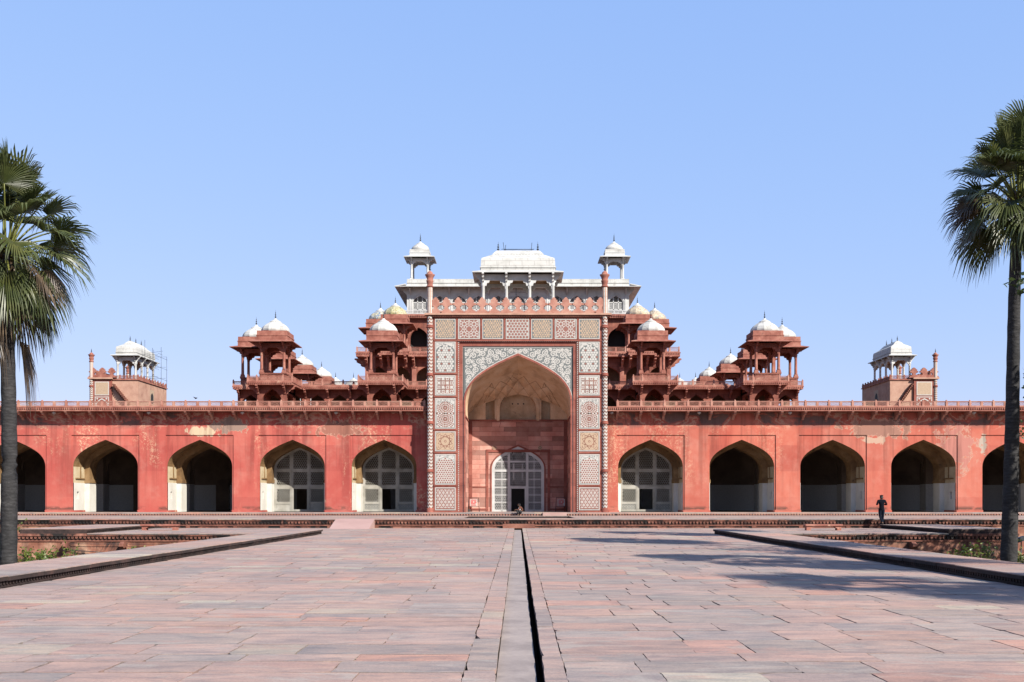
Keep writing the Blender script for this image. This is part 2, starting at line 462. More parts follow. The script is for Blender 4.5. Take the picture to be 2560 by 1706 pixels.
def paving(mb, x0, x1, y0, y1, z, dmin=0.42, dmax=1.0, wmin=0.6, wmax=1.7, along=False):
    """random-coursed slabs with open joints, each a hair out of level"""
    y = y0
    a0, a1 = (y0, y1) if along else (x0, x1)
    b0, b1 = (x0, x1) if along else (y0, y1)
    b = b0
    while b < b1 - 0.05:
        d = R.uniform(dmin, dmax)
        if b + d > b1 - 0.3: d = b1 - b
        a = a0
        while a < a1 - 0.02:
            wd = R.uniform(wmin, wmax)
            if a + wd > a1 - 0.4: wd = a1 - a
            g = R.choice((0.003, 0.004, 0.004)) if along else R.choice((0.003, 0.005, 0.007, 0.010, 0.016))
            parts = [(b, b + d)]
            if R.random() < 0.10 and d > 0.8: parts = [(b, b + d * 0.5), (b + d * 0.5, b + d)]
            for q0, q1 in parts:
                zz = z + R.uniform(-0.003, 0.003)
                c = tint()
                X0, X1, Y0, Y1 = (q0 + g, q1 - g, a + g, a + wd - g) if along else (a + g, a + wd - g, q0 + g, q1 - g)
                j = lambda: R.uniform(-0.006, 0.006)
                q = [(X0 + j() * .6, Y0 + j() * .6, zz + j() * .4), (X1 + j() * .6, Y0 + j() * .6, zz + j() * .4), (X1 + j() * .6, Y1 + j() * .6, zz + j() * .4), (X0 + j() * .6, Y1 + j() * .6, zz + j() * .4)]
                p = q
                if Y0 < 42:                      # ragged, chipped arrises on the nearer slabs
                    p = []
                    for k in range(4):
                        u, v = q[k], q[(k + 1) % 4]
                        ch = R.choice((0, 0, 0, .015, .03, .06)) / max(.3, math.hypot(v[0] - u[0], v[1] - u[1]))
                        m_ = 7
                        for e in range(m_):
                            f_ = ch + (1 - ch) * e / m_
                            ww = 0 if e == 0 else R.gauss(0, .0045)
                            nx_, ny_ = (v[1] - u[1]), -(v[0] - u[0])
                            nl = math.hypot(nx_, ny_) or 1
                            ww = max(-.012, min(.006, ww))
                            p.append((u[0] + (v[0] - u[0]) * f_ + nx_ / nl * ww, u[1] + (v[1] - u[1]) * f_ + ny_ / nl * ww, u[2] + (v[2] - u[2]) * f_))
                mb.poly(p, 0, False, c)
                for k in range(len(p)):
                    u, v = p[k], p[(k + 1) % len(p)]
                    mb.poly([(u[0], u[1], u[2] - 0.05), (v[0], v[1], v[2] - 0.05), v, u], 0, False, (c[0] * .8, c[1] * .8, c[2] * .8))
            a += wd
        b += d


def dentils(mb, x0, x1, y, z0, z1, step, face=-1, m=0, axis='x'):
    """row of small rounded pendants under a ledge"""
    n = int((x1 - x0) / step)
    for i in range(n):
        c = x0 + (i + 0.5) * step
        hw = step * 0.31
        zt, zm = z1, z0 + (z1 - z0) * 0.35
        prof = [(-hw, zt), (-hw, zm), (-hw * .5, z0), (hw * .5, z0), (hw, zm), (hw, zt)]
        if axis == 'x': mb.prism([(c + a, b) for a, b in prof], 'y', y, y - face * 0.07, m)
        else: mb.prism([(c + a, b) for a, b in prof], 'x', y, y - face * 0.07, m)


g = MB()
n = 48
for i in range(n):
    for j in range(n):
        f = lambda k: math.copysign(abs(k) ** 2.2, k) * 3000
        a0, a1, b0, b1 = [f(-1 + 2 * t / n) for t in (i, i + 1, j, j + 1)]
        hz = lambda x, y: GZ + (0.12 * noise.noise((x * .3, y * .3, 0)) if abs(x) < 90 and abs(y) < 160 else 0)
        g.poly([(a0, b0, hz(a0, b0)), (a1, b0, hz(a1, b0)), (a1, b1, hz(a1, b1)), (a0, b1, hz(a0, b1))], 0, True)
struct('ground', g, M['ground'], True)

# solid cores under the paving
core = MB()
for a, b in ((-1, -.21), (.25, 1)):
    e = lambda v, w_: math.copysign(w_, v) if abs(v) == 1 else v
    core.box(e(a, KOUT - .06), e(b, KOUT - .06), -12, PLAT0 + 1, GZ - .5, -0.04)
    core.box(e(a, 24.4), e(b, 24.4), PLAT0 + .3, TER0 + .4, GZ - .5, -0.042)
core.box(-.21, .25, -12, TER0 + .4, GZ - .5, -0.4)
core.box(-54, 54, TER0 + .35, 61.5, GZ - .5, TERZ - .035)
core.box(-54, -3.4, 61.5, 70, GZ - .5, TERZ - .035)
core.box(3.5, 54, 61.5, 70, GZ - .5, TERZ - .035)
core.box(-3.4, 3.5, 61.5, 70, GZ - .5, 0.2)
core.box(-54, 54, 70, 76, GZ - .5, TERZ - .035)
struct('terrace_core', core, M['joint'])

pv = MB()
CH0, CH1 = -0.205, 0.245
for sx0, sx1 in ((-KIN, CH0), (CH1, KIN)):
    # two or three long strips beside the channel, then cross courses
    if sx0 < 0:
        paving(pv, sx1 - 0.30, sx1, -8, TER0, 0, .30, .31, .7, 2.8, True)
        paving(pv, sx0, sx1 - .30, -8, TER0, 0)
    else:
        paving(pv, sx0, sx0 + .20, -8, TER0, 0, .2, .21, .7, 2.4, True)
        paving(pv, sx0 + .20, sx1, -8, TER0, 0)
paving(pv, -21.0, -KIN, PLAT0 - .05, TER0, 0.0)
paving(pv, KIN, 21.0, PLAT0 - .05, TER0, 0.0)
struct('causeway_paving', pv, M['pave'])

pt = MB()
paving(pt, -54, 54, TER0 - .06, 61.5, TERZ, .6, 1.2, 1, 2.6)
paving(pt, -54, -3.4, 61.5, 70, TERZ, .6, 1.2, 1, 2.6)
paving(pt, 3.5, 54, 61.5, 70, TERZ, .6, 1.2, 1, 2.6)
paving(pt, -54, 54, 70, PLINTH + .4, TERZ, .6, 1.2, 1, 2.6)
paving(pt, -3.4, 3.5, 61.5, 70, 0.24, .8, 1.5, 1, 2.0)
struct('terrace_paving', pt, M['pave'])

# the narrow water channel down the middle of the causeway
ch = MB()
y = -8.0
while y < TER0 - .8:
    L = R.uniform(2.5, 6.5)
    y1 = min(y + L, TER0 - .8)
    ch.box(CH0, 0.172 + R.uniform(-.006, .006), y + .003, y1 - .003, -0.38, -0.085 + R.uniform(-.003, .003))  # strip stops short; groove on its right is added to deepen the shadow
    y = y1
ch.box(CH0, CH1, TER0 - .8, TER0 + .05, -0.5, -0.36)
struct('channel_floor', ch, M['channel'])

# raised kerbs: slab top, pendant row and blackened face
for sgn in (-1, 1):
    for xi, xo, ya, yb, nm in ((KIN, KOUT, -10.0, 48.4, 'kerb'), (21.0, 24.4, PLAT0 + .15, TER0 - .2, 'kerb')):
        k = MB()
        yy = ya
        while yy < yb:
            L = min(R.uniform(0.9, 1.9), yb - yy)
            if yb - yy - L < 0.4: L = yb - yy
            c = tint()
            zt = KH + R.uniform(-.006, .004)
            xe = xi + R.uniform(-.012, .012)
            k.box(sgn * xe, sgn * xo, yy + .005, yy + L - .005, zt - .02, zt, 0, 'b', c)
            k.box(sgn * (xe + .004), sgn * xo, yy + .006, yy + L - .006, zt - .095, zt - .02, 1, 't')
            yy += L
        k.box(sgn * (xi + .10), sgn * (xo - .03), ya + .01, yb - .01, GZ - .2, KH - .1, 1)
        dentils(k, ya, yb, sgn * (xi + .04), 0.05, KH - .095, 0.115, sgn * -1, 1, 'y')
        # a lower cushion course at the foot, and on the outer side a ledge over the drop
        k.box(sgn * (xi + .06), sgn * (xi + .10), ya, yb, 0.0, 0.045, 1)
        k.box(sgn * xo, sgn * (xo + .05), ya + .05, yb, KH - .16, KH - .04, 1)
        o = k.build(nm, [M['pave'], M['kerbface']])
        tag(o, kind='structure')

# garden-side retaining walls: ledge, pendants, piers with water spouts
def ledge_wall(name, x0, x1, y, ztop, label, spouts, mwall, step=0.2, ledge_m='lipstone'):
    t = thing(name, label, 'wall', ((x0 + x1) / 2, y, GZ))
    mb = MB()
    mb.box(x0, x1, y + .12, y + .42, GZ - .3, ztop - .30)
    mb.build('wall_face', mwall, t, True)
    c = MB()
    xx = x0
    while xx < x1:
        L = min(R.uniform(0.9, 2.1), x1 - xx)
        if x1 - xx - L < .4: L = x1 - xx
        c.box(xx + .003, xx + L - .003, y + R.uniform(-.012, .01), y + .5, ztop - .135, ztop - .012)
        xx += L
    c.build('ledge', M[ledge_m], t, True)
    d = MB()
    d.box(x0, x1, y + .10, y + .4, ztop - .30, ztop - .14, 1)
    dentils(d, x0, x1, y + .03, ztop - .27, ztop - .135, step)
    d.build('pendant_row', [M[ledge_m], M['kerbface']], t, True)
    b = MB()
    b.box(x0, x1, y + .07, y + .2, ztop - .40, ztop - .34)
    b.box(x0, x1, y + .09, y + .2, GZ + .25, GZ + .40)
    b.build('band', M['red_dark'], t, True)
    for xs in spouts:
        p = MB()
        p.box(xs - .13, xs + .13, y + .06, y + .2, GZ - .2, ztop - .42)
        p.build('pier', M['garden_wall'], t, True)
    return t


sp = [22.0, 19.2, 16.4, 13.6]
for sgn in (-1, 1):
    x0, x1 = sorted((sgn * KOUT, sgn * 24.45))
    ts = sorted(sgn * s for s in sp)
    side = 'left' if sgn < 0 else 'right'
    t = ledge_wall('retaining_wall', x0, x1, PLAT0, 0.0, ('stained sandstone retaining wall above the garden beside the left palm' if sgn < 0 else 'dappled sandstone retaining wall above the shrubs beside the right palm'), ts, M['garden_wall'], 0.2)
    for xs in ts:
        s = MB()
        s.prism([(PLAT0 + .07, -.42), (PLAT0 - .22, -.40), (PLAT0 - .40, -.50), (PLAT0 - .42, -.62), (PLAT0 - .30, -.72), (PLAT0 - .10, -.66), (PLAT0 + .07, -.80)], 'x', xs - .1, xs + .1)
        s.build('water_spout', M['red_dark'], t, True, True)
for sgn in (-1, 1):
    x0, x1 = sorted((sgn * 24.5, sgn * 54.0))
    ledge_wall('terrace_wall', x0, x1, TER0, TERZ, ('long terrace wall with weathered panels behind the left kerb' if sgn < 0 else 'long terrace wall with weathered panels behind the walking man'), sorted(sgn * (26.3 + 2.75 * i) for i in range(10)), M['garden_wall'], 0.2)
# the low terrace front above the platform
t = ledge_wall('terrace_front', -24.45, 24.45, TER0, TERZ, 'low dark pendant ledge along the terrace front below the portal', [], M['lipstone'], 0.2)
for i in range(17):
    x = -22 + i * 2.75
    q = MB(); q.box(x - .12, x + .12, TER0 + .07, TER0 + .2, 0, TERZ - .42); q.build('pier', M['red_dark'], t, True)

# plinth under the arcades: floor slabs over a pendant row
pl = MB()
for x0, x1, yf in ((-54, -7.1, PLINTH), (-7.1, 7.1, PLINTH - 1.0), (7.1, 54, PLINTH)):
    xx = x0
    while xx < x1:
        L = min(R.uniform(1.2, 2.6), x1 - xx)
        if x1 - xx - L < .5: L = x1 - xx
        pl.box(xx + .003, xx + L - .003, yf + R.uniform(-.008, .008), 79.5 if yf < PLINTH else 75.2, FLZ - .09, FLZ, 0, '', tint())
        xx += L
    pl.box(x0 + .01, x1 - .01, yf + .09, 79, TERZ - .1, FLZ - .09, 2)
    dentils(pl, x0, x1, yf + .03, TERZ + .015, FLZ - .09, 0.2, -1, 1)
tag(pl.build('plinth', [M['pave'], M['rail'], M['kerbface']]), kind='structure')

# ramp of fresh pink slabs, stone step over the channel mouth
rp = MB()
rp.prism([(56.3, 0.004), (TER0 - .02, TERZ + .006), (TER0 + .1, TERZ + .006), (TER0 + .1, 0.004)], 'x', -10.6, -8.35)
tag(rp.build('ramp', M['ramp'], None, fix=True), 'smooth pale pink stone ramp rising to the terrace left of the channel', 'ramp')
rp = MB()
rp.box(1.75, 3.45, PLINTH - 1.5, PLINTH - .95, TERZ, FLZ + .02)
tag(rp.build('threshold_slab', M['ramp']), 'smooth pink slab set in the portal plinth beside the crouching person', 'slab')
st = MB()
st.box(-.88, .97, TER0 - .42, TER0 - .06, 0.0, 0.235)
st.box(-.84, .93, TER0 - .40, TER0 - .06, 0.235, 0.25)
tag(st.build('stone_step', M['red_dark']), 'reddish stone step against the terrace ledge at the end of the channel', 'step')


def bench(loc, label):
    t = thing('stone_bench', label, 'bench', loc, 0, 'stone benches on the platform')
    s = MB(); s.box(-1.0, 1.0, -.24, .24, .24, .33); s.box(-.94, .94, -.2, .2, .205, .24)
    s.build('seat', M['red_trim'], t)
    for sx in (-1, 1):
        l = MB()
        l.prism([(sx * .93, 0), (sx * .93, .205), (sx * .60, .205), (sx * .62, .15), (sx * .72, .10), (sx * .70, 0)], 'y', -.18, .18)
        l.build('leg', M['red_trim'], t, fix=True)
    return t


b1 = bench((-19.3, 54.2, 0), 'low red stone bench left of the pink ramp')
b2 = dup(b1, (16.45, 54.2, 0), 'low red stone bench in front of the shaded kerb near the walking man')
# ------------------------------------------------------------------ shared architecture helpers
ARCH = [(1, 0), (.992, .10), (.97, .20), (.93, .305), (.87, .405), (.79, .505), (.68, .605), (.55, .70), (.38, .805), (.19, .905), (0, 1)]


def arch_curve(cx, hw, zs, za):
    L = [(cx - hw * u, zs + (za - zs) * v) for u, v in ARCH]
    return L + [(cx + hw * u, zs + (za - zs) * v) for u, v in ARCH[-2::-1]]


def arch_z(x, hw, zs, za):
    u = abs(x) / hw
    if u >= 1: return zs
    for (u0, v0), (u1, v1) in zip(ARCH, ARCH[1:]):
        if u1 <= u <= u0:
            return zs + (za - zs) * (v0 + (v1 - v0) * (u0 - u) / max(u0 - u1, 1e-9))
    return za


def arch_face(mb, x0, x1, z0, z1, cx, hw, zs, za, y, m=0):
    c = arch_curve(cx, hw, zs, za)
    mb.poly([(x0, y, z0), (cx - hw, y, z0), (cx - hw, y, z1), (x0, y, z1)], m)
    mb.poly([(cx + hw, y, z0), (x1, y, z0), (x1, y, z1), (cx + hw, y, z1)], m)
    # jamb strips up to springing are covered by the rectangles; fill above the curve
    for (a, b), (c2, d) in zip(c, c[1:]):
        mb.poly([(a, y, b), (c2, y, d), (c2, y, z1), (a, y, z1)], m)


def arch_reveal(mb, cx, hw, z0, zs, za, y0, y1, m=0, mlow=None, zsplit=None, low=True):
    c = arch_curve(cx, hw, zs, za)
    for (a, b), (c2, d) in zip(c, c[1:]):
        mb.poly([(a, y0, b), (a, y1, b), (c2, y1, d), (c2, y0, d)], m, True)
    for s in (-1, 1):
        x = cx + s * hw
        if zsplit:
            if low: mb.poly([(x, y0, z0), (x, y1, z0), (x, y1, zsplit), (x, y0, zsplit)], mlow)
            mb.poly([(x, y0, zsplit), (x, y1, zsplit), (x, y1, zs), (x, y0, zs)], m)
        else:
            mb.poly([(x, y0, z0), (x, y1, z0), (x, y1, zs), (x, y0, zs)], m)


def arch_band(mb, cx, hw, z0, zs, za, wd, y, dp, m=0, legs=True):
    """moulding following the arch, wd wide outside the curve, standing dp proud of y"""
    ci = arch_curve(cx, hw, zs, za)
    co = arch_curve(cx, hw + wd, zs, za + wd * 1.25)
    if legs:
        ci = [(cx - hw, z0)] + ci + [(cx + hw, z0)]
        co = [(cx - hw - wd, z0)] + co + [(cx + hw + wd, z0)]
    for i in range(len(ci) - 1):
        a, b, c, d = ci[i], ci[i + 1], co[i + 1], co[i]
        mb.poly([(a[0], y - dp, a[1]), (b[0], y - dp, b[1]), (c[0], y - dp, c[1]), (d[0], y - dp, d[1])], m)
        mb.poly([(a[0], y - dp, a[1]), (a[0], y, a[1]), (b[0], y, b[1]), (b[0], y - dp, b[1])], m)
        mb.poly([(d[0], y - dp, d[1]), (c[0], y - dp, c[1]), (c[0], y, c[1]), (d[0], y, d[1])], m)


def hexnet(mb, x0, x1, z0, z1, y, s, wd, dp, m=0, inside=None):
    """pierced hexagon lattice of thin bars; s = hexagon side"""
    dx, dz = s * math.sqrt(3), s * 1.5
    r = 0
    z = z0
    while z < z1 + s:
        off = dx / 2 if r % 2 else 0
        x = x0 + off - dx
        while x < x1 + dx:
            c = [(x + s * math.sin(math.pi / 3 * k), z + s * math.cos(math.pi / 3 * k)) for k in range(4)]
            for k in range(3):
                p, q = c[k], c[k + 1]
                mx, mz = (p[0] + q[0]) / 2, (p[1] + q[1]) / 2
                if not (x0 <= mx <= x1 and z0 <= mz <= z1): continue
                if inside and not inside(mx, mz): continue
                ux, uz = q[0] - p[0], q[1] - p[1]
                l = math.hypot(ux, uz); nx, nz = -uz / l * wd / 2, ux / l * wd / 2
                P = [(p[0] + nx, p[1] + nz), (p[0] - nx, p[1] - nz), (q[0] - nx, q[1] - nz), (q[0] + nx, q[1] + nz)]
                i = len(mb.v)
                mb.v.extend([(a, y, b) for a, b in P] + [(a, y + dp, b) for a, b in P])
                for f in ((0, 1, 2, 3), (0, 3, 7, 4), (2, 1, 5, 6)):
                    mb.f.append([i + t for t in f]); mb.m.append(m); mb.sm.append(False); mb.c.append(None)
            x += dx
        z += dz
        r += 1


BRK = [(0, 0), (-.94, 0), (-.96, -.10), (-.84, -.16), (-.78, -.22), (-.80, -.30), (-.66, -.38), (-.44, -.40), (-.40, -.50), (-.30, -.60), (-.20, -.62), (-.17, -.72), (-.10, -.84), (0, -.88)]


def bracket_mesh(name, wd, k=1.0, mat='red_trim', kz=1.0):
    mb = MB()
    mb.prism([(a * k, b * k * kz) for a, b in BRK], 'x', -wd / 2, wd / 2)
    return mb.mesh(name, [M[mat]], fix=True)


def post_mesh(h, wd, mat):
    mb = MB()
    mb.box(-wd / 2, wd / 2, -wd / 2, wd / 2, 0, h * .86)
    mb.lathe([(wd * .38, 0), (wd * .46, h * .05), (wd * .40, h * .10), (wd * .2, h * .16), (0.003, h * .2)], 8, (0, 0, h * .86))
    return mb.mesh('post', [M[mat]])


def panel_mesh(wd, h, s, mat):
    mb = MB()
    e = .035
    mb.box(0, wd, -.03, .03, 0, e); mb.box(0, wd, -.03, .03, h - e, h)
    mb.box(0, e, -.03, .03, e, h - e); mb.box(wd - e, wd, -.03, .03, e, h - e)
    hexnet(mb, e, wd - e, e, h - e, -.015, s, s * .38, .03)
    return mb.mesh('lattice_panel', [M[mat]])


def balustrade(parent, xs, y, z, h, posts, panels, mat='red_trim', npan=2, mats=None):
    """posts at xs, npan pierced panels between neighbours. posts/panels: shared meshes"""
    mb = MB()
    mb.box(xs[0], xs[-1], y - .05, y + .05, z, z + h * .12)
    mb.box(xs[0], xs[-1], y - .055, y + .055, z + h * .90, z + h)
    for a, b in zip(xs, xs[1:]):
        st = (b - a) / npan
        for q in range(1, npan):
            mb.box(a + st * q - .06, a + st * q + .06, y - .045, y + .045, z + h * .12, z + h * .90)
    o = mb.build('balustrade', M[mat], parent, True)
    off = parent.location
    for x in xs:
        put('post', posts, o, (x - off.x, y - off.y, z - off.z))
    for a, b in zip(xs, xs[1:]):
        st = (b - a) / npan
        for q in range(npan):
            p = put('lattice_panel', panels, o, (a + st * q + .07 - off.x, y - off.y, z + h * .12 - off.z))
            pw = panels['w']
            p.scale = ((st - .14) / pw, 1, 1)
    return o


# ------------------------------------------------------------------ the two arcaded wings
WY = 75.0
WTOP = 8.18
ARC_HW, ARC_ZS, ARC_ZA = 2.42, 4.15, 6.15
DADO = 2.94
P_W = post_mesh(0.50, 0.15, 'rail')
LP_W = panel_mesh(0.75, 0.32, 0.055, 'rail'); LP_W['w'] = 0.75
LP_W2 = panel_mesh(0.75, 0.32, 0.055, 'tan'); LP_W2['w'] = 0.75
BR_W = bracket_mesh('bracket', 0.17, 1.0, 'rail', .68)


def jali_screen(t, cx, y, hw, zs, za, pattern_low=True):
    """white marble screen of pierced panels with a doorway"""
    fr = MB()
    z0 = FLZ + .02
    inn = lambda x, z: z < arch_z(x - cx, hw - .1, zs, za - .12)
    m1 = 0.335 * hw
    arch_band(fr, cx, hw - .16, z0, zs, za - .19, .16, y + .1, .12)
    for s in (-1, 1):
        x = cx + s * m1
        fr.box(x - .11, x + .11, y - .01, y + .1, z0, arch_z(m1 + .1, hw - .1, zs, za - .1))
        fr.box(x - .02, x + .02, y - .035, y - .01, z0, arch_z(m1 + .1, hw - .1, zs, za - .1) - .05)
    for za_, zb_ in ((z0, .92), (1.33, 1.52), (2.50, 2.80), (3.80, 4.08)):
        for a, b in ((cx - hw + .05, cx - m1 - .11), (cx - m1 + .11, cx + m1 - .11), (cx + m1 + .11, cx + hw - .05)):
            if b < cx + m1 and a > cx - m1 - .01 and 0.93 < zb_ < 2.3: continue
            fr.box(a, b, y, y + .1, za_, zb_)
    # inner door frame
    dw = .52
    for s in (-1, 1):
        fr.box(cx + s * dw, cx + s * (m1 - .11), y + .01, y + .1, .92, 2.5)
    fo = fr.build('lattice_screen', M['screen'], t, True)
    cols = ((cx - hw + .17, cx - m1 - .11), (cx - m1 + .11, cx + m1 - .11), (cx + m1 + .11, cx + hw - .17))
    for ci, (a, b) in enumerate(cols):
        rows = [(1.52, 2.50), (2.80, 3.80), (4.08, za)]
        for ri, (c, d) in enumerate(rows):
            if ci == 1 and ri == 0: continue
            p = MB()
            hexnet(p, a, b, c, d, y + .03, .095, .030, .04, 0, inn)
            p.box(a - .01, a + .04, y + .02, y + .06, c, min(d, arch_z(a - cx, hw - .1, zs, za - .12)))
            p.box(b - .04, b + .01, y + .02, y + .06, c, min(d, arch_z(b - cx, hw - .1, zs, za - .12)))
            p.build('lattice_panel', M['screen'], fo, True)
        if ci != 1:
            p = MB()
            p.box(a, b, y + .03, y + .08, .92, 1.33)
            if pattern_low:
                k = 5
                st = (b - a) / k
                for i in range(k):
                    for j in range(2):
                        c = (a + st * (i + .5), .92 + .205 * (j + .5))
                        ring(p, c, .085, .03, 8, y + .027, 1)
                        disk(p, c, .03, 6, y + .026, 1)
            p.build('inlay_panel', [M['screen'], M['grey']], fo, True)
    return fo


def ring(mb, c, r, wd, n, y, m, a0=0.0):
    for k in range(n):
        a, b = a0 + 2 * math.pi * k / n, a0 + 2 * math.pi * (k + 1) / n
        mb.poly([(c[0] + (r - wd / 2) * math.cos(a), y, c[1] + (r - wd / 2) * math.sin(a)), (c[0] + (r - wd / 2) * math.cos(b), y, c[1] + (r - wd / 2) * math.sin(b)),
                 (c[0] + (r + wd / 2) * math.cos(b), y, c[1] + (r + wd / 2) * math.sin(b)), (c[0] + (r + wd / 2) * math.cos(a), y, c[1] + (r + wd / 2) * math.sin(a))], m)


def disk(mb, c, r, n, y, m, a0=0.0):
    mb.poly([(c[0] + r * math.cos(a0 + 2 * math.pi * k / n), y, c[1] + r * math.sin(a0 + 2 * math.pi * k / n)) for k in range(n)], m)


def star(mb, c, r1, r2, n, y, m, a0=math.pi / 2):
    mb.poly([(c[0] + (r1 if k % 2 == 0 else r2) * math.cos(a0 + math.pi * k / n), y, c[1] + (r1 if k % 2 == 0 else r2) * math.sin(a0 + math.pi * k / n)) for k in range(2 * n)], m)


def stroke(mb, p, q, wd, y, m):
    ux, uz = q[0] - p[0], q[1] - p[1]
    l = math.hypot(ux, uz)
    if l < 1e-6: return
    nx, nz = -uz / l * wd / 2, ux / l * wd / 2
    mb.poly([(p[0] + nx, y, p[1] + nz), (p[0] - nx, y, p[1] - nz), (q[0] - nx, y, q[1] - nz), (q[0] + nx, y, q[1] + nz)], m)


def wing(sgn):
    left = sgn < 0
    cs = [-308, -519, -732, -949, -1162, -1375] if left else [305, 515, 724, 933, 1143, 1352]
    cs = [c / 30.8 for c in cs]
    t = thing('arcade_wing', ('long red plastered arcade left of the portal with two marble-screened arches' if left else 'long red plastered arcade right of the portal with one marble-screened arch'), 'arcade', (sgn * 29, WY, FLZ))
    xin, xout = sgn * 6.3, sgn * 53.0
    order = sorted(cs)
    mb = MB()
    fhw, ftop = 2.53, 6.50
    lo, hi = min(xin, xout), max(xin, xout)
    edges = [lo]
    for c in order: edges += [c - fhw, c + fhw]
    edges.append(hi)
    yp = WY + .07
    for i in range(0, len(edges), 2):           # piers
        a, b = edges[i], edges[i + 1]
        mb.poly([(a, WY, FLZ), (b, WY, FLZ), (b, WY, ftop), (a, WY, ftop)])
        mb.poly([(a, WY, FLZ), (a, WY, ftop), (a, yp, ftop), (a, yp, FLZ)])
        mb.poly([(b, WY, FLZ), (b, yp, FLZ), (b, yp, ftop), (b, WY, ftop)])
    mb.poly([(lo, WY, ftop), (hi, WY, ftop), (hi, WY, WTOP), (lo, WY, WTOP)])
    for c in order:
        mb.poly([(c - fhw, WY, ftop), (c + fhw, WY, ftop), (c + fhw, yp, ftop), (c - fhw, yp, ftop)])
        arch_face(mb, c - fhw, c + fhw, FLZ, ftop, c, ARC_HW, ARC_ZS, ARC_ZA, yp)
    mb.poly([(xout, WY, FLZ), (xout, 86, FLZ), (xout, 86, WTOP), (xout, WY, WTOP)])
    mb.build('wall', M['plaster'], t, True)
    sk = MB()
    for i in range(0, len(edges), 2):           # low red skirting, slightly proud
        a, b = edges[i], edges[i + 1]
        sk.box(a - .1, b + .1, WY - .03, WY + .06, FLZ, FLZ + .16)
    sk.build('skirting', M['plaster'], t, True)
    # reveals
    for i, c in enumerate(cs):
        rv = MB()
        y0, y1, y2 = yp, 77.0, 78.2
        hi2, zs2, za2 = 2.02, 4.0, 5.72
        arch_reveal(rv, c, ARC_HW, FLZ, ARC_ZS, ARC_ZA, y0, y1, 0, 1, DADO, False)
        # white dado pier with a small niche on each jamb, standing proud of the ochre above
        for s in (-1, 1):
            xj = c + s * (ARC_HW - .05)
            ys = [y0 + .12, 75.62, 75.98, y1]
            zs = [FLZ, 1.72, 2.28, DADO]
            for a in range(3):
                for b in range(3):
                    if a == 1 and b == 1: continue
                    rv.poly([(xj, ys[a], zs[b]), (xj, ys[a + 1], zs[b]), (xj, ys[a + 1], zs[b + 1]), (xj, ys[a], zs[b + 1])], 1)
            xd = xj + s * .32
            xk = c + s * (ARC_HW - .012)
            rv.poly([(xk, y0 + .02, DADO), (xk, y1, DADO), (xk, y1, ARC_ZS), (xk, y0 + .02, ARC_ZS)], 3)
            rv.poly([(xd, ys[1], zs[1]), (xd, ys[2], zs[1]), (xd, ys[2], zs[2]), (xd, ys[1], zs[2])], 1)
            for (p, q) in (((ys[1], zs[1]), (ys[2], zs[1])), ((ys[2], zs[1]), (ys[2], zs[2])), ((ys[2], zs[2]), (ys[1], zs[2])), ((ys[1], zs[2]), (ys[1], zs[1]))):
                rv.poly([(xj, p[0], p[1]), (xj, q[0], q[1]), (xd, q[0], q[1]), (xd, p[0], p[1])], 1)
            rv.poly([(c + s * ARC_HW, ys[0], FLZ), (xj, ys[0], FLZ), (xj, ys[0], DADO), (c + s * ARC_HW, ys[0], DADO)], 1)
            rv.poly([(c + s * ARC_HW, ys[0], DADO), (xj, ys[0], DADO), (xj, y1, DADO), (c + s * ARC_HW, y1, DADO)], 1)
            # impost moulding
            a, b = sorted((c + s * (ARC_HW + .01), c + s * (ARC_HW - .09)))
            rv.box(a, b, y0 + .35, y2, 3.22, 3.32)
            a, b = sorted((c + s * (ARC_HW + .01), c + s * (hi2 - .05)))
            rv.box(a, b, y1 - .05, y2 + .05, DADO, 3.22)
            # red skirting at the foot of the jamb
            a, b = sorted((c + s * (ARC_HW + .01), c + s * (ARC_HW - .075)))
            rv.box(a, b, y0 + .02, y1 - .002, FLZ, FLZ + .14, 2)
            # a roll moulding climbing the jamb
            rv.box(*sorted((c + s * (ARC_HW + .01), c + s * (ARC_HW - .05))), 76.2, 76.36, 3.32, ARC_ZS)
        # step to the inner arch
        a = arch_curve(c, ARC_HW, ARC_ZS, ARC_ZA); b = arch_curve(c, hi2, zs2, za2)
        for k in range(len(a) - 1):
            rv.poly([(a[k][0], y1, a[k][1]), (b[k][0], y1, b[k][1]), (b[k + 1][0], y1, b[k + 1][1]), (a[k + 1][0], y1, a[k + 1][1])], 0)
        for s in (-1, 1):
            rv.poly([(c + s * ARC_HW, y1, FLZ), (c + s * hi2, y1, FLZ), (c + s * hi2, y1, DADO), (c + s * ARC_HW, y1, DADO)], 1)
            rv.poly([(c + s * ARC_HW, y1, DADO), (c + s * hi2, y1, DADO), (c + s * hi2, y1, zs2), (c + s * ARC_HW, y1, ARC_ZS)], 0)
        arch_reveal(rv, c, hi2, FLZ, zs2, za2, y1, y2, 0, 1, DADO)
        a = arch_curve(c, hi2, zs2, za2); b = arch_curve(c, hi2 + .22, zs2, za2 + .25)
        o = rv.build('arch_reveal', [M['ochre'], M['dado'], M['plaster'], M['cream']], t, True)
        if i < (2 if left else 1):
            jali_screen(t, c, 77.75, hi2, zs2, za2, not (left and i == 1))
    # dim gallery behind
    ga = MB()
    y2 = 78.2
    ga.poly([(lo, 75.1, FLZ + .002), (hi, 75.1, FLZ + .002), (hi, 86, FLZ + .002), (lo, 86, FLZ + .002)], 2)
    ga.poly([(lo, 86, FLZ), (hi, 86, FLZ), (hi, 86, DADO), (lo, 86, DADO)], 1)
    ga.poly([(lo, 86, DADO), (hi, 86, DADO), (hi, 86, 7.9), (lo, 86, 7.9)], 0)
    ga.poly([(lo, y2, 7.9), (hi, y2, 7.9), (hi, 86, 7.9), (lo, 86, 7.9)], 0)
    prev = lo
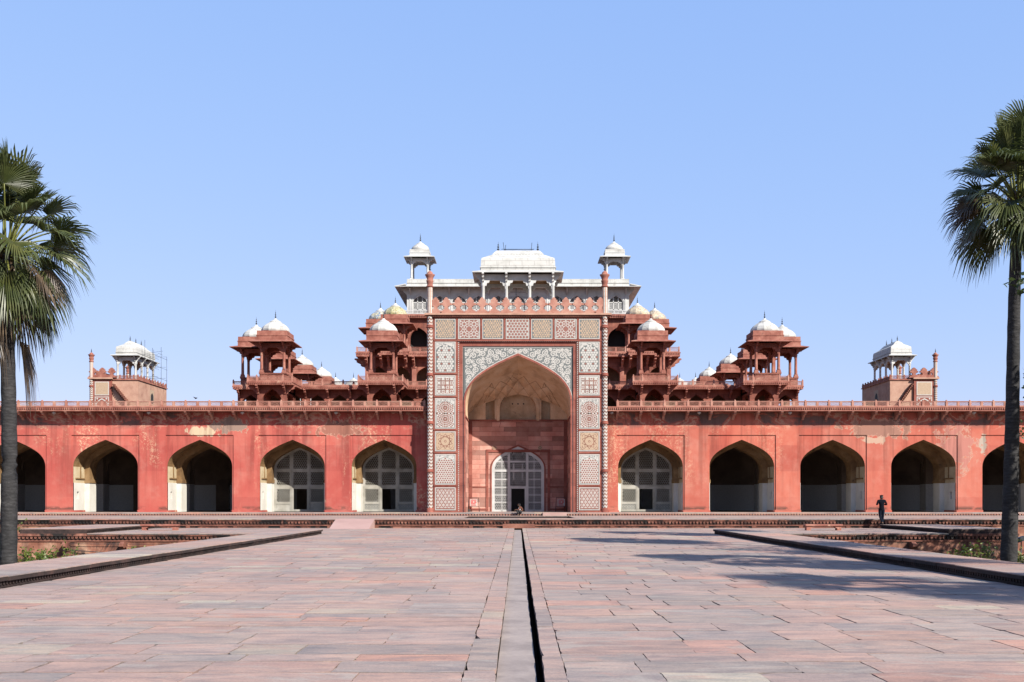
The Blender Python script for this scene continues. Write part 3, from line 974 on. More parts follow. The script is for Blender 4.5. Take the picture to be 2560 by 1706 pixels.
    for c in order:
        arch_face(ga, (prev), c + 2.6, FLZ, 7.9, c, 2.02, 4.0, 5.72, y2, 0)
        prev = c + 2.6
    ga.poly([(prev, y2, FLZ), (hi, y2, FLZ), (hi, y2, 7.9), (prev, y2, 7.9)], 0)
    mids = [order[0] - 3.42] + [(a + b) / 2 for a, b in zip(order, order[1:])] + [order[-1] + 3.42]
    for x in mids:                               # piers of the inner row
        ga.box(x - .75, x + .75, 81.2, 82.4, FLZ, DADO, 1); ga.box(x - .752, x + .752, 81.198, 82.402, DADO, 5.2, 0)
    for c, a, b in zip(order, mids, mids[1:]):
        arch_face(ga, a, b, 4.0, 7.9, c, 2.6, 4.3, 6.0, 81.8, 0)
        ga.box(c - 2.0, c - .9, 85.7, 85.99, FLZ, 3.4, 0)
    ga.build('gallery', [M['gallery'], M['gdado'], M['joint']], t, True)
    # cornice, eaves
    co = MB()
    yo = WY - 1.0
    ca, cb = (lo, xin) if left else (xin, hi)
    co.box(lo, hi, yo, WY + .3, WTOP + .02, WTOP + .09)
    co.box(lo, hi, yo + .06, WY + .3, WTOP + .09, WTOP + .27, 1)
    co.box(lo, hi, yo - .03, WY + .3, WTOP + .27, WTOP + .35)
    dentils(co, lo, hi, yo - .012, WTOP + .11, WTOP + .27, 0.16)
    co.build('cornice', [M['red_trim'], M['kerbface']], t, True)
    ro = MB()
    ro.box(lo, hi, WY + .3, 99, WTOP - .12, WTOP + .30)
    ro.build('roof', M['red'], t, True)
    # brackets and balustrade at one pitch
    p = 1.765 if left else 1.735
    start = sgn * 6.9 if left else 7.35
    xs = []
    x = start
    while abs(x) < 52.5:
        xs.append(x); x += sgn * p
    for x in xs:
        put('bracket', BR_W, t, (x - t.location.x, 0, WTOP + .02 - FLZ))
    balustrade(t, sorted(xs), yo + .22, WTOP + .35, .42, P_W, LP_W, 'rail')
    bal = [o for o in t.children if o.name.startswith('balustrade')][0]
    R2 = random.Random(5 if left else 8)
    for o in bal.children:
        if o.name.startswith('lattice') and R2.random() < .13: o.data = LP_W2
    return t


WL = wing(-1)
WR = wing(1)
# ------------------------------------------------------------------ the tall portal (iwan)
PY = 73.7
PH = PZ(789, PY)          # cornice underside
t = thing('portal', 'tall red sandstone portal with inlaid panels and a deep arched recess', 'portal', (0, PY, FLZ))
PORTAL = t
HX = 6.22
IN = 4.42                  # inner edge of the panelled frame
MX, MZ = 4.06, PZ(865, PY)
A_HW, A_ZS, A_ZA = 3.89, PZ(1004, PY), PZ(887, PY)
IB = 79.0                  # back wall of the recess
fr = MB()
ft = PZ(852, PY)
for s in (-1, 1):
    fr.box(*sorted((s * IN, s * HX)), PY, PY + .6, FLZ, PH)
fr.box(-IN, IN, PY, PY + .6, ft, PH)
for s in (-1, 1):
    fr.box(*sorted((s * 4.6, s * HX)), PY + .6, 83, FLZ, PH)
fr.box(-4.6, 4.6, 81.0, 83, FLZ, PH)
fr.box(-4.6, 4.6, PY + .6, 81.0, 13.2, PH)
fr.build('frame_wall', M['portal_red'], t, True)
# stepped mouldings round the marble field
mo = MB()
for s in (-1, 1):
    mo.box(*sorted((s * (IN - .12), s * IN)), PY + .05, PY + .4, FLZ, ft)
    mo.box(*sorted((s * MX, s * (IN - .12))), PY + .13, PY + .45, FLZ, ft - .12)
mo.box(-IN + .12, IN - .12, PY + .05, PY + .4, ft - .12, ft)
mo.box(-MX, MX, PY + .13, PY + .45, MZ, ft - .12)
z = FLZ + .1
while z < ft:
    for s in (-1, 1):
        mo.box(s * (IN - .06) - .03, s * (IN - .06) + .03, PY + .03, PY + .05, z, z + .07, 1)
    z += .14
x = -IN + .05
while x < IN:
    mo.box(x, x + .07, PY + .03, PY + .05, ft - .09, ft - .03, 1)
    x += .14
mo.build('moulding', [M['portal_red'], M['inlay_white']], t, True)

# white marble field with dark scrolling inlay
sp_ = MB()
arch_face(sp_, -MX, MX, FLZ, MZ, 0, A_HW + .10, A_ZS, A_ZA + .13, PY + .20, 0)
arch_face(sp_, -MX + .10, MX - .10, A_ZS - .25, MZ - .10, 0, A_HW + .155, A_ZS, A_ZA + .20, PY + .198, 1)
yv = PY + .196
# border lines
for s in (-1, 1):
    sp_.poly([(s * (MX - .035), yv, A_ZS), (s * (MX - .065), yv, A_ZS), (s * (MX - .065), yv, MZ - .04), (s * (MX - .035), yv, MZ - .04)], 1)
    sp_.poly([(s * (MX - .10), yv, FLZ), (s * (MX - .03), yv, FLZ), (s * (MX - .03), yv, A_ZS), (s * (MX - .10), yv, A_ZS)], 1)
sp_.poly([(-MX + .04, yv, MZ - .04), (MX - .04, yv, MZ - .04), (MX - .04, yv, MZ - .075), (-MX + .04, yv, MZ - .075)], 1)
rs = random.Random(3)
cells = []
inside = lambda x, z, r: abs(x) + r < MX - .15 and z + r < MZ - .13 and z - r > A_ZS - .2 and (math.hypot(max(0, 0), 0) == 0) and all(z - r * .72 > arch_z(x + dx * r, A_HW + .16, A_ZS, A_ZA + .2) or abs(x + dx * r) > A_HW + .16 for dx in (-.8, 0, .8))
for r in (.25, .21, .18, .15, .12, .095, .07, .045):
    for _ in range(2200):
        x, z = rs.uniform(.05, MX), rs.uniform(A_ZS - .2, MZ)
        if inside(x, z, r) and all(math.hypot(x - a, z - b) > (r + q) * .97 for a, b, q in cells) and x - r > -.03:
            cells.append((x, z, r))
for x, z, r in cells:
    a0 = rs.uniform(0, 6.28); sg = rs.choice((-1, 1))
    for mx in (-1, 1):
        if r > .11:
            n = 22
            prev = None
            for k in range(n + 1):
                u = k / n
                a = a0 + sg * u * 2 * math.pi * 1.55
                rr = r * (1.0 - .78 * u)
                p = (mx * (x + rr * math.cos(a)), z + rr * math.sin(a))
                if prev: stroke(sp_, prev, p, .080 * (1 - .3 * u), yv - .001 * (k % 2), 0)
                prev = p
            disk(sp_, (mx * x, z), r * .16, 6, yv - .002, 0)
            for k in range(5):
                a = a0 + k * 1.256
                c = (mx * (x + r * .58 * math.cos(a + .4)), z + r * .58 * math.sin(a + .4))
                star(sp_, c, .075, .03, 2, yv - .003, 0, a)
        elif r > .08:
            ring(sp_, (mx * x, z), r * .7, .06, 8, yv, 0, a0)
        else:
            star(sp_, (mx * x, z), r * 1.3, r * .7, 2, yv, 0, a0)
sp_.build('marble_spandrel', [M['inlay_white'], M['grey']], t, True)
ab = MB()
arch_band(ab, 0, A_HW - .03, FLZ, A_ZS, A_ZA - .04, .13, PY + .20, .09, 0)
ab.build('arch_band', M['portal_red'], t, True)

# ---- inlaid panels
MATS = [M['inlay_white'], M['grey'], M['inlay_red'], M['inlay_tan'], M['red_dark']]
W_, G_, RD, TN, DK = 0, 1, 2, 3, 4


def hexgrid(x0, x1, z0, z1, s):
    r = 0
    dz = s * math.sqrt(3) / 2
    nz = max(1, int(round((z1 - z0) / dz)))
    dz = (z1 - z0) / nz
    for r in range(nz + 1):
        off = s / 2 if r % 2 else 0
        nx = int((x1 - x0) / s) + 2
        xm = (x0 + x1) / 2
        for k in range(-nx // 2 - 1, nx // 2 + 2):
            yield r, k, xm + off + k * s, z0 + r * dz


def pattern(mb, kind, x0, x1, z0, z1, y, ok, bg=None):
    """geometric inlay of one panel, flat pieces a millimetre or two proud of one another"""
    ex = .045
    okm = lambda x, z: x0 + ex < x < x1 - ex and z0 + ex < z < z1 - ex and ok(x, z)
    xm, zm = (x0 + x1) / 2, (z0 + z1) / 2
    if kind == 'tan_disks':
        for r, k, x, z in hexgrid(x0 + .05, x1 - .05, z0 + .08, z1 - .08, .172):
            if okm(x, z): disk(mb, (x, z), .068, 8, y - .002, TN)
            if okm(x, z) and (r + k * 2) % 5 == 0: disk(mb, (x, z), .088, 8, y - .003, TN)
        for sx in (x0 + .07, xm, x1 - .07):
            for sz in (z0 + .05, z1 - .05): ring(mb, (sx, sz), .07, .02, 10, y - .004, G_)
    elif kind == 'rosettes':
        q = (x1 - x0) / 4
        for cx in (xm - q, xm + q):
            for cz in (zm - q, zm + q):
                for k in range(8):
                    a = math.pi / 8 + k * math.pi / 4
                    f = lambda rr, da: (cx + rr * math.cos(a + da), cz + rr * math.sin(a + da))
                    P = [f(.10, 0), f(.20, .36), f(.29, .40), f(.355, 0), f(.29, -.40), f(.20, -.36)]
                    for u, v in zip(P, P[1:] + P[:1]):
                        if okm((u[0] + v[0]) / 2, (u[1] + v[1]) / 2): stroke(mb, u, v, .042, y - .002 - .0005 * (k % 2), W_)
        for sx in (x0 + .06, xm, x1 - .06):
            for sz in (z0 + .06, z1 - .06): star(mb, (sx, sz), .09, .04, 6, y - .003, W_)
    elif kind in ('star_net', 'star_disks'):
        s = .235 if kind == 'star_net' else .185
        for r, k, x, z in hexgrid(x0 + .04, x1 - .04, z0 + .06, z1 - .06, s):
            if not okm(x, z): continue
            if kind == 'star_net':
                star(mb, (x, z), .115, .07, 6, y - .003, RD)
                for q in range(6):
                    a = q * math.pi / 3 + math.pi / 2 + math.pi / 6
                    c = (x + s * .58 * math.cos(a), z + s * .58 * math.sin(a))
                    if okm(*c): star(mb, c, .022, .013, 3, y - .002, G_)
            else:
                if (2 * k + r % 2 + r) % 6 in (0, 1) and True and ((2 * k + r % 2 - 3 * r) // 2) % 3 == 0:
                    star(mb, (x, z), .10, .058, 6, y - .003, RD)
                else:
                    disk(mb, (x, z), .088, 8, y - .002, W_)
    elif kind == 'rings':
        s = (x1 - x0 - .1) / 4
        for i in range(-1, 5):
            for j in range(-1, 5):
                c = (x0 + .05 + s * (i + .5), z0 + .05 + s * (j + .5))
                n = 16
                for k in range(n):
                    a, b = 2 * math.pi * k / n, 2 * math.pi * (k + 1) / n
                    u, v = (c[0] + s * .62 * math.cos(a), c[1] + s * .62 * math.sin(a)), (c[0] + s * .62 * math.cos(b), c[1] + s * .62 * math.sin(b))
                    if okm(*u) and okm(*v): stroke(mb, u, v, .042, y - .002 - .0006 * ((i + j) % 2), DK)
                if okm(*c) and (i + j) % 2: star(mb, c, .07, .045, 6, y - .002, RD)
        star(mb, (xm, zm), .11, .07, 8, y - .004, RD)
    elif kind == 'star_lines':
        r = (x1 - x0) / 2 - .12
        n = 10
        V = [(xm + r * math.cos(math.pi / 2 + 2 * math.pi * k / n), zm + r * math.sin(math.pi / 2 + 2 * math.pi * k / n)) for k in range(n)]
        for k in range(n):
            stroke(mb, V[k], V[(k + 3) % n], .030, y - .002 - .0003 * k, DK)
        ring(mb, (xm, zm), r * .60, .018, 20, y - .006, DK)
        ring(mb, (xm, zm), .07, .03, 10, y - .006, DK)
        for k in range(n // 2 * 2):
            a = math.pi / 2 + math.pi * (2 * k + 1) / n
            ring(mb, (xm + r * .72 * math.cos(a), zm + r * .72 * math.sin(a)), .028, .022, 6, y - .007, DK)
        for sx in (-1, 1):
            for sz in (-1, 1):
                for q in (.0, .1):
                    c = (xm + sx * (r + .03 - q), zm + sz * (r + .03 - q))
                    stroke(mb, (c[0] - sx * .17, c[1] + sz * .06), (c[0], c[1] - sz * .0), .026, y - .003, DK)
                    stroke(mb, (c[0], c[1]), (c[0] + sx * .05, c[1] - sz * .17), .026, y - .0035, DK)
    elif kind == 'net':
        for cz in (z0 + (z1 - z0) * .30, z0 + (z1 - z0) * .70):
            for q, rr in enumerate((.13, .27, .41, .55, .70, .86)):
                n = 10 + 6 * q
                for k in range(n):
                    a = 2 * math.pi * (k + .5 * (q % 2)) / n
                    c = (xm + rr * math.cos(a), cz + rr * math.sin(a))
                    if okm(*c) and abs(c[1] - zm) < abs(cz - zm) + .9 and (c[1] - zm) * (cz - zm) > -.002:
                        star(mb, c, .078, .056, 2, y - .002 - .0003 * q, RD if (q + k) % 3 else DK, a)
            star(mb, (xm, cz), .075, .05, 6, y - .005, RD)
            disk(mb, (xm, cz), .03, 6, y - .006, W_)
    elif kind == 'red_dots':
        for r, k, x, z in hexgrid(x0 + .07, x1 - .07, z0 + .08, z1 - .08, .172):
            if okm(x, z): disk(mb, (x, z), .068, 6, y - .002, RD, math.pi / 6)
        for cz in (z0 + (z1 - z0) * .28, z0 + (z1 - z0) * .55):
            disk(mb, (xm, cz), .12, 12, y - .004, W_); ring(mb, (xm, cz), .075, .035, 10, y - .005, DK)
            for sx in (x0 + .08, x1 - .08):
                disk(mb, (sx, cz), .08, 10, y - .004, W_); ring(mb, (sx, cz), .05, .03, 8, y - .005, DK)
    elif kind == 'petals':
        for r, k, x, z in hexgrid(x0 + .06, x1 - .06, z0 + .07, z1 - .07, .27):
            for q in range(6):
                a = q * math.pi / 3 + math.pi / 6
                c = (x + .068 * math.cos(a), z + .068 * math.sin(a))
                if okm(*c): star(mb, c, .062, .032, 2, y - .002, W_, a)
            for q in range(2):
                a = math.pi / 2 + q * math.pi
                c = (x + .138 * math.cos(a), z + .138 * math.sin(a))
                if okm(*c): star(mb, c, .034, .02, 3, y - .002, W_, a)


def inlay(parent, x0, x1, z0, z1, yf, kind, arched, border=True):
    mb = MB()
    dp = .03
    mb.box(x0, x1, yf - dp, yf + .01, z0, z1, W_)
    y = yf - dp
    b = .055
    mb.poly([(x0 + b, y - .002, z0 + b), (x1 - b, y - .002, z0 + b), (x1 - b, y - .002, z1 - b), (x0 + b, y - .002, z1 - b)], G_)
    b = .085
    bg = {'tan_disks': G_, 'rosettes': RD, 'star_net': W_, 'star_disks': G_, 'rings': W_, 'star_lines': TN, 'net': W_, 'red_dots': W_, 'petals': RD}[kind]
    X0, X1, Z0, Z1 = x0 + b, x1 - b, z0 + b, z1 - b
    xm = (x0 + x1) / 2
    if arched:
        zs, za = Z1 - .62, Z1 - .12
        hw = (X1 - X0) / 2 - .02
        mb.poly([(X0, y - .004, Z0), (X1, y - .004, Z0), (X1, y - .004, Z1), (X0, y - .004, Z1)], W_)
        rr = random.Random(int(x0 * 100) + int(z0 * 10))
        for _ in range(70):       # scrolls in the spandrels
            x, z = rr.uniform(X0, X1), rr.uniform(zs, Z1)
            if z > arch_z(x - xm, hw + .05, zs, za + .06) + .01 and X0 + .03 < x < X1 - .03 and z < Z1 - .03:
                ring(mb, (x, z), .035, .016, 6, y - .006 - rr.random() * .001, G_)
        c = arch_curve(xm, hw, zs, za)
        c2 = arch_curve(xm, hw + .03, zs, za + .04)
        mb.poly([(c2[0][0], y - .0075, Z0)] + [(p[0], y - .0075, p[1]) for p in c2] + [(c2[-1][0], y - .0075, Z0)], G_)
        mb.poly([(c[0][0], y - .009, Z0)] + [(p[0], y - .009, p[1]) for p in c] + [(c[-1][0], y - .009, Z0)], bg)
        ok = lambda x, z: z < arch_z(x - xm, hw - .04, zs, za - .05)
        pattern(mb, kind, X0, X1, Z0, Z1, y - .009, ok)
    else:
        mb.poly([(X0, y - .004, Z0), (X1, y - .004, Z0), (X1, y - .004, Z1), (X0, y - .004, Z1)], bg)
        pattern(mb, kind, X0, X1, Z0, Z1, y - .004, lambda x, z: True)
    return mb.build('inlay_panel', MATS, parent, True)


top = [(1087.6, 1139), (1145.5, 1200), (1206, 1258), (1264.5, 1323), (1328, 1381), (1387, 1441.6), (1447.5, 1499)]
for (a, b), kd in zip(top, ('tan_disks', 'rosettes', 'tan_disks', 'star_net', 'tan_disks', 'rosettes', 'tan_disks')):
    inlay(t, PX(a, PY), PX(b, PY), PZ(848, PY), PZ(798, PY), PY, kd, False)
side = [(855, 931.6, 'star_disks', True), (939, 989, 'rings', False), (996, 1072, 'net', True), (1079, 1128.6, 'star_lines', False), (1136, 1212, 'red_dots', True), (1219, 1276, 'petals', False)]
for a, b in ((1087.6, 1139), (1447.5, 1499)):
    for z1, z0, kd, ar in side:
        inlay(t, PX(a, PY), PX(b, PY), PZ(z0, PY), PZ(z1, PY), PY, kd, ar)
# thin raised fillets between the panels
def fillet(*a):
    q = MB(); q.box(*a); q.build('fillet', M['portal_red'], t, True)
for zc in (851.5, 935, 992.5, 1075.5, 1132.3, 1215.5):
    z = PZ(zc, PY)
    for s in (-1, 1): fillet(*sorted((s * (IN + .01), s * (HX - .05))), PY - .045, PY, z - .035, z + .035)
for a, b in zip(top, top[1:]):
    x = PX((a[1] + b[0]) / 2, PY)
    fillet(x - .045, x + .045, PY - .045, PY, PZ(849, PY), PH - .1)
fillet(-IN, IN, PY - .045, PY, PZ(853.5, PY), PZ(850, PY))

bs = MB()
for s in (-1, 1):
    bs.box(*sorted((s * (MX + .3), s * (HX + .45))), PY - .09, PY + .2, FLZ, PZ(1277, PY))
bs.build('base_course', M['portal_red'], t, True)

# cornice and pierced parapet
cn = MB()
cn.box(-HX - .62, HX + .62, PY - .28, PY + .3, PH, PH + .13)
cn.box(-HX - .5, HX + .5, PY - .16, PY + .3, PH - .13, PH, 1)
cn.box(-HX - .5, HX + .5, PY + .3, 83.2, PH, PH + .1)
dentils(cn, -HX - .45, HX + .45, PY - .19, PH - .12, PH, .18, -1, 1)
cn.build('cornice', [M['tan'], M['red_dark']], t, True)
pz0 = PH + .13
H = PZ(744.5, PY) - pz0
mu = 0.885


def merlon(mb, xc, z0, H, W, y0, y1, k=0):
    prof = [(.5, 0), (.5, .08), (.42, .08), (.42, .18), (.28, .18), (.28, .26), (.16, .26), (.16, .44), (.27, .44), (.27, .52), (.41, .52), (.41, .66), (.29, .66), (.29, .84), (.18, .84), (.18, .93), (.09, .93), (.09, 1)]
    for (a, b), (c, d) in zip(prof, prof[1:]):
        if d > b:
            mb.box(xc - a * W, xc + a * W, y0 + .0, y1, z0 + b * H, z0 + d * H)


for k in range(-7, 8):
    m_ = MB()
    if abs(k) == 7:
        x = k / 7 * (7 * mu - .30)
        merlon(m_, k * mu * .975, pz0, H, mu, PY - .12, PY + .1)
    else:
        merlon(m_, k * mu * .99, pz0, H, mu, PY - .12, PY + .1)
    m_.build('merlon', M['rail'], t, True)
pr = MB()
pr.box(-HX, HX, PY - .10, PY + .08, pz0, pz0 + H * .12)
for k in range(-7, 7):
    xx = (k + .5) * mu * .985
    pr.box(xx - .12, xx + .12, PY - .06, PY + .06, pz0 + H * .53, pz0 + H * .63)
pr.build('parapet_rail', M['rail'], t, True)

# chevron columns with fluted shafts above
FIN = [(.055, 0), (.03, .04), (.03, .08), (.085, .14), (.085, .19), (.03, .25), (.025, .31), (.07, .36), (.07, .40), (.025, .46), (.02, .52), (.045, .56), (.045, .59), (.015, .64), (.008, .80), (.002, .88)]


def chevron(parent, x, y, zb, zt, r=.21, fz=1.0, topz=None, rows=None):
    mb = MB()
    n = 12
    h = .125
    nr = int((zt - zb) / h)
    h = (zt - zb) / nr
    i0 = len(mb.v)
    for j in range(nr + 1):
        for k in range(n):
            a = 2 * math.pi * k / n
            dz = (.07 if k % 2 else -.07) if 0 < j < nr else 0
            mb.v.append((x + r * math.cos(a), y + r * math.sin(a), zb + j * h + dz))
    for j in range(nr):
        for k in range(n):
            k2 = (k + 1) % n
            mb.f.append([i0 + j * n + k, i0 + j * n + k2, i0 + (j + 1) * n + k2, i0 + (j + 1) * n + k])
            mb.m.append(0 if j % 2 else 1); mb.sm.append(True); mb.c.append(None)
    o = mb.build('chevron_column', [M['inlay_white'], M['red_dark']], parent, True)
    nb = max(1, int((zt - zb) / 2.9))
    for q in range(nb):
        z = zb + (zt - zb) * (q + .5) / nb + (.9 if nb > 1 else 0)
        if z > zt - .2: continue
        c = MB(); c.lathe([(r + .01, 0), (r + .07, .06), (r + .07, .12), (r + .02, .16), (r + .06, .20), (r + .01, .27)], 16, (x, y, z), 0); c.build('column_ring', M['portal_red'], o, True)
    c = MB(); c.lathe([(r + .09, 0), (r + .06, .1), (r + .04, .34), (r + .01, .36)], 16, (x, y, zb - .30), 0); c.build('column_base', M['portal_red'], o, True)
    if topz:
        hs = topz - zt - .15
        s = MB()
        z1 = zt + .15
        s.lathe([(r * .98, 0), (r * .98, hs * .62)], 16, (x, y, z1), 0, False, mats=lambda j, k: k % 2)
        s.build('fluted_shaft', [M['tan'], M['white']], o, True)
        cap = MB()
        zc = z1 + hs * .62
        H2 = topz - zc
        cap.lathe([(r * 1.0, 0), (r * 1.3, .05), (r * 1.3, .10), (r * 1.0, .16), (r * 1.0, .26), (r * 1.28, H2 * .38), (r * 1.32, H2 * .42), (r * 1.02, H2 * .45), (r * 1.3, H2 * .62), (r * 1.75, H2 * .74), (r * 1.8, H2 * .78), (r * 1.0, H2 * .80), (r * 1.05, H2 * .86), (r * .8, H2 * .94), (r * .3, H2), (.01, H2 * 1.02)], 16, (x, y, zc), 0)
        cap.build('cap', M['red_trim'], o, True)
        f = MB()
        f.lathe([(a * 1.0, b * .62) for a, b in FIN], 8, (x, y, topz), 0)
        f.build('finial', M['iron'], o, True)
    return o


for s, px in ((-1, 1074.8), (1, 1511.8)):
    chevron(t, PX(px, PY), PY + .02, FLZ + .25, PH - .1, .205, topz=PZ(678, PY))

# ---- inside the recess
lz = PZ(1052, IB)
sw = MB()
for s in (-1, 1):
    sw.poly([(s * A_HW, PY + .2, FLZ), (s * A_HW, IB, FLZ), (s * A_HW, IB, lz), (s * A_HW, PY + .2, lz)])
M['blocks'] = stone('recess_blocks', [(0.42, 0.16, 0.12, 1), (0.55, 0.265, 0.205, 1), (0.62, 0.36, 0.29, 1)], 0.7, bump=0.12, blocks=(1.9, 0.37, 0.42), spots=[((0.20, 0.065, 0.055, 1), 1.5, 0.64)], fine=.08)
D_HW, D_ZS, D_ZA = 2.05, PZ(1172, IB), PZ(1117, IB)
arch_face(sw, -A_HW, A_HW, FLZ, lz, 0, D_HW, D_ZS, D_ZA, IB)
sw.build('recess_wall', M['blocks'], t, True)
tr = MB()
for s in (-1, 1):                      # pilaster strips, sunk frames and dado lines
    tr.box(*sorted((s * 2.32, s * 2.52)), IB - .05, IB, FLZ, 5.4)
    tr.box(*sorted((s * 3.60, s * 3.86)), IB - .05, IB, FLZ, lz)
    tr.box(*sorted((s * 2.52, s * 3.60)), IB - .04, IB, 2.62, 2.72)
    tr.box(*sorted((s * 2.52, s * 3.60)), IB - .04, IB, FLZ + .1, FLZ + .25)
    tr.box(*sorted((s * (A_HW - .06), s * A_HW)), PY + .4, IB, lz - .12, lz)
tr.box(-2.52, 2.52, IB - .05, IB, 5.4, 5.62)
tr.box(-A_HW, A_HW, IB - .07, IB, lz - .06, lz + .08)
arch_band(tr, 0, D_HW + .02, FLZ, D_ZS, D_ZA + .03, .10, IB, .07, 0)
tr.build('recess_trim', M['portal_red'], t, True)
for s in (-1, 1):
    rn = MB()
    c = (PX(1236 if s < 0 else 1350, IB), IB, PZ(1120, IB))
    rn.prism([(c[0] + .17 * math.cos(a * .3927), c[2] + .17 * math.sin(a * .3927)) for a in range(16)], 'y', IB - .06, IB)
    ring(rn, (c[0], c[2]), .11, .03, 12, IB - .065, 1)
    ring(rn, (c[0], c[2]), .045, .02, 10, IB - .065, 1)
    rn.build('roundel', [M['inlay_tan'], M['red_dark']], t, True)

# tan plaster vault: barrel behind the arch sweeping down to the back wall
vt = MB()
NP = 7
prof = []
for k in range(NP + 1):
    u = k / NP
    yy = PY + .2 + (IB - PY - .2) * u
    zs = A_ZS + (lz + .2 - A_ZS) * u
    za = A_ZA - .02 - (A_ZA - PZ(985, IB)) * u ** 2.1
    prof.append([(-A_HW, yy, lz)] + [(x, yy, z) for x, z in arch_curve(0, A_HW, max(zs, lz + .02), za)] + [(A_HW, yy, lz)])
for a, b in zip(prof, prof[1:]):
    for k in range(len(a) - 1):
        vt.poly([a[k], b[k], b[k + 1], a[k + 1]], 0, True)
# back face of the vault with a central pointed niche and two tall side niches
N_HW, N_ZS, N_ZA = 1.42, PZ(1035, IB), PZ(978, IB)
zback = PZ(985, IB)
c = prof[-1]
NB = IB - .015
def niche(cx, hw, zs, za, dpt):
    arch_reveal(vt, cx, hw, lz, zs, za, NB, NB + dpt, 0)
    cc = arch_curve(cx, hw, zs, za)
    vt.poly([(cc[0][0], NB + dpt, lz)] + [(p[0], NB + dpt, p[1]) for p in cc] + [(cc[-1][0], NB + dpt, lz)], 0)
ztop = zback + 1.5
arch_face(vt, -1.75, 1.75, lz, ztop, 0, N_HW, N_ZS + .3, N_ZA + .35, NB); niche(0, N_HW, N_ZS + .3, N_ZA + .35, .95)
for s in (-1, 1):
    a, b = sorted((s * 1.75, s * 2.62))
    arch_face(vt, a, b, lz, ztop, (a + b) / 2, .36, lz + 1.5, lz + 2.8, NB); niche((a + b) / 2, .36, lz + 1.5, lz + 2.8, .7)
    a, b = sorted((s * 2.62, s * A_HW))
    vt.poly([(a, NB, lz), (b, NB, lz), (b, NB, ztop), (a, NB, ztop)])
arch_band(vt, 0, N_HW + .03, lz, N_ZS + .3, N_ZA + .4, .22, NB, .08, 0)
for x in (-.44, 0, .44):
    vt.box(x - .05, x + .05, NB + .90, NB + .96, PZ(1009, IB), PZ(1009, IB) + .1, 1)
for s in (-1, 1):                      # honeycombed corner squinches
    for i in range(5):
        for j in range(5):
            x = s * (2.75 + i * .21); z = lz + 1.35 + j * .2
            if abs(x) < A_HW - .1:
                vt.prism([(x - .095, z), (x + .095, z), (x + .095, z + .12), (x, z + .17), (x - .095, z + .12)], 'y', NB - .10, NB, 0)
vt.build('vault', [M['vault'], M['dark']], t, True)
# raised net of ribs on the vault
rb = MB()
def on_vault(x, u):
    zs = max(A_ZS + (lz + .2 - A_ZS) * u, lz + .02)
    za = A_ZA - .02 - (A_ZA - PZ(985, IB)) * u ** 2.1
    return (x, PY + .2 + (IB - PY - .2) * u - .0, arch_z(x, A_HW, zs, za) - .012)
def rib(x0, u0, x1, u1, n=7):
    rb.tube([on_vault(x0 + (x1 - x0) * k / n, u0 + (u1 - u0) * k / n) for k in range(n + 1)], .015, 5)
nx = 6
st = 5.4 / nx
us = (.99, .88, .77, .66)
for q in range(3):
    for i in range(nx + 1):
        x = -2.7 + st * i + (st / 2 if q % 2 else 0)
        for sg in (-1, 1):
            x2 = x + sg * st / 2
            if abs(x) <= 2.75 and abs(x2) <= 2.75: rib(x, us[q], x2, us[q + 1])
for s in (-1, 1):
    rib(s * 2.7, .99, s * 2.0, .60); rib(s * 3.3, .98, s * 2.0, .60); rib(s * 1.75, .995, s * 2.0, .60)
fc = MB()                              # shallow faceted cells between the ribs
for q in range(2):
    for i in range(nx + 1):
        x = -2.7 + st * i + (st / 2 if q % 2 else 0)
        if abs(x) > 2.5: continue
        P = [on_vault(x, us[q]), on_vault(min(2.72, x + st / 2), us[q + 1]), on_vault(x, us[q + 2]), on_vault(max(-2.72, x - st / 2), us[q + 1])]
        c_ = [sum(p[k] for p in P) / 4 for k in range(3)]
        c_ = (c_[0], c_[1] - .10, c_[2] - .10)
        for k in range(4): fc.poly([P[k], P[(k + 1) % 4], c_])
fc.build('vault_facet', M['vault'], t, True)
rb.build('vault_rib', stone('rib_plaster', [(.20, .115, .06, 1), (.27, .16, .085, 1), (.33, .20, .115, 1)]), t, True)

# marble door screen with its dark doorway
y = IB + .05
ds = MB()
z0 = FLZ
inn = lambda x, z: z < arch_z(x, D_HW - .22, D_ZS, D_ZA - .22)
arch_band(ds, 0, D_HW - .22, z0, D_ZS, D_ZA - .26, .22, y + .1, .13)
V1 = .62
azt = lambda x: arch_z(x, D_HW - .15, D_ZS, D_ZA - .2)
for s in (-1, 1):
    ds.box(*sorted((s * V1, s * (V1 + .2))), y - .03, y + .1, z0, azt(V1 + .2))
    ds.box(*sorted((s * .30, s * .37))   , y, y + .08, 3.18, 4.52)
    ds.box(*sorted((s * .30, s * .37))   , y, y + .08, 5.22, azt(.37))
    ds.box(*sorted((s * 1.235, s * 1.30)), y, y + .08, z0, azt(1.3))
zr = [PZ(p, IB) for p in (1278, 1272, 1258, 1255, 1239.5, 1236.5, 1220.5, 1217.5, 1201, 1198, 1180.5, 1175.5, 1156.5, 1153.5)]
for z in (PZ(1256.3, IB), PZ(1238, IB), PZ(1219, IB), PZ(1199.5, IB), PZ(1155, IB)):
    for s in (-1, 1): ds.box(*sorted((s * (V1 + .2), s * (D_HW - .2))), y, y + .08, z - .04, z + .04)
ds.box(-D_HW + .1, D_HW - .1, y - .02, y + .1, PZ(1180, IB), PZ(1174, IB))
ds.box(-V1, V1, y - .02, y + .1, PZ(1222, IB), PZ(1216, IB))
ds.box(-V1, V1, y, y + .09, PZ(1156, IB), PZ(1152, IB))
for s in (-1, 1):
    ds.box(*sorted((s * (V1 + .2), s * (D_HW - .2))), y, y + .1, z0, PZ(1274.5, IB))
    ds.box(*sorted((s * .53, s * V1)), y, y + .1, z0, PZ(1222, IB))
dso = ds.build('door_screen', M['marble'], t, True)
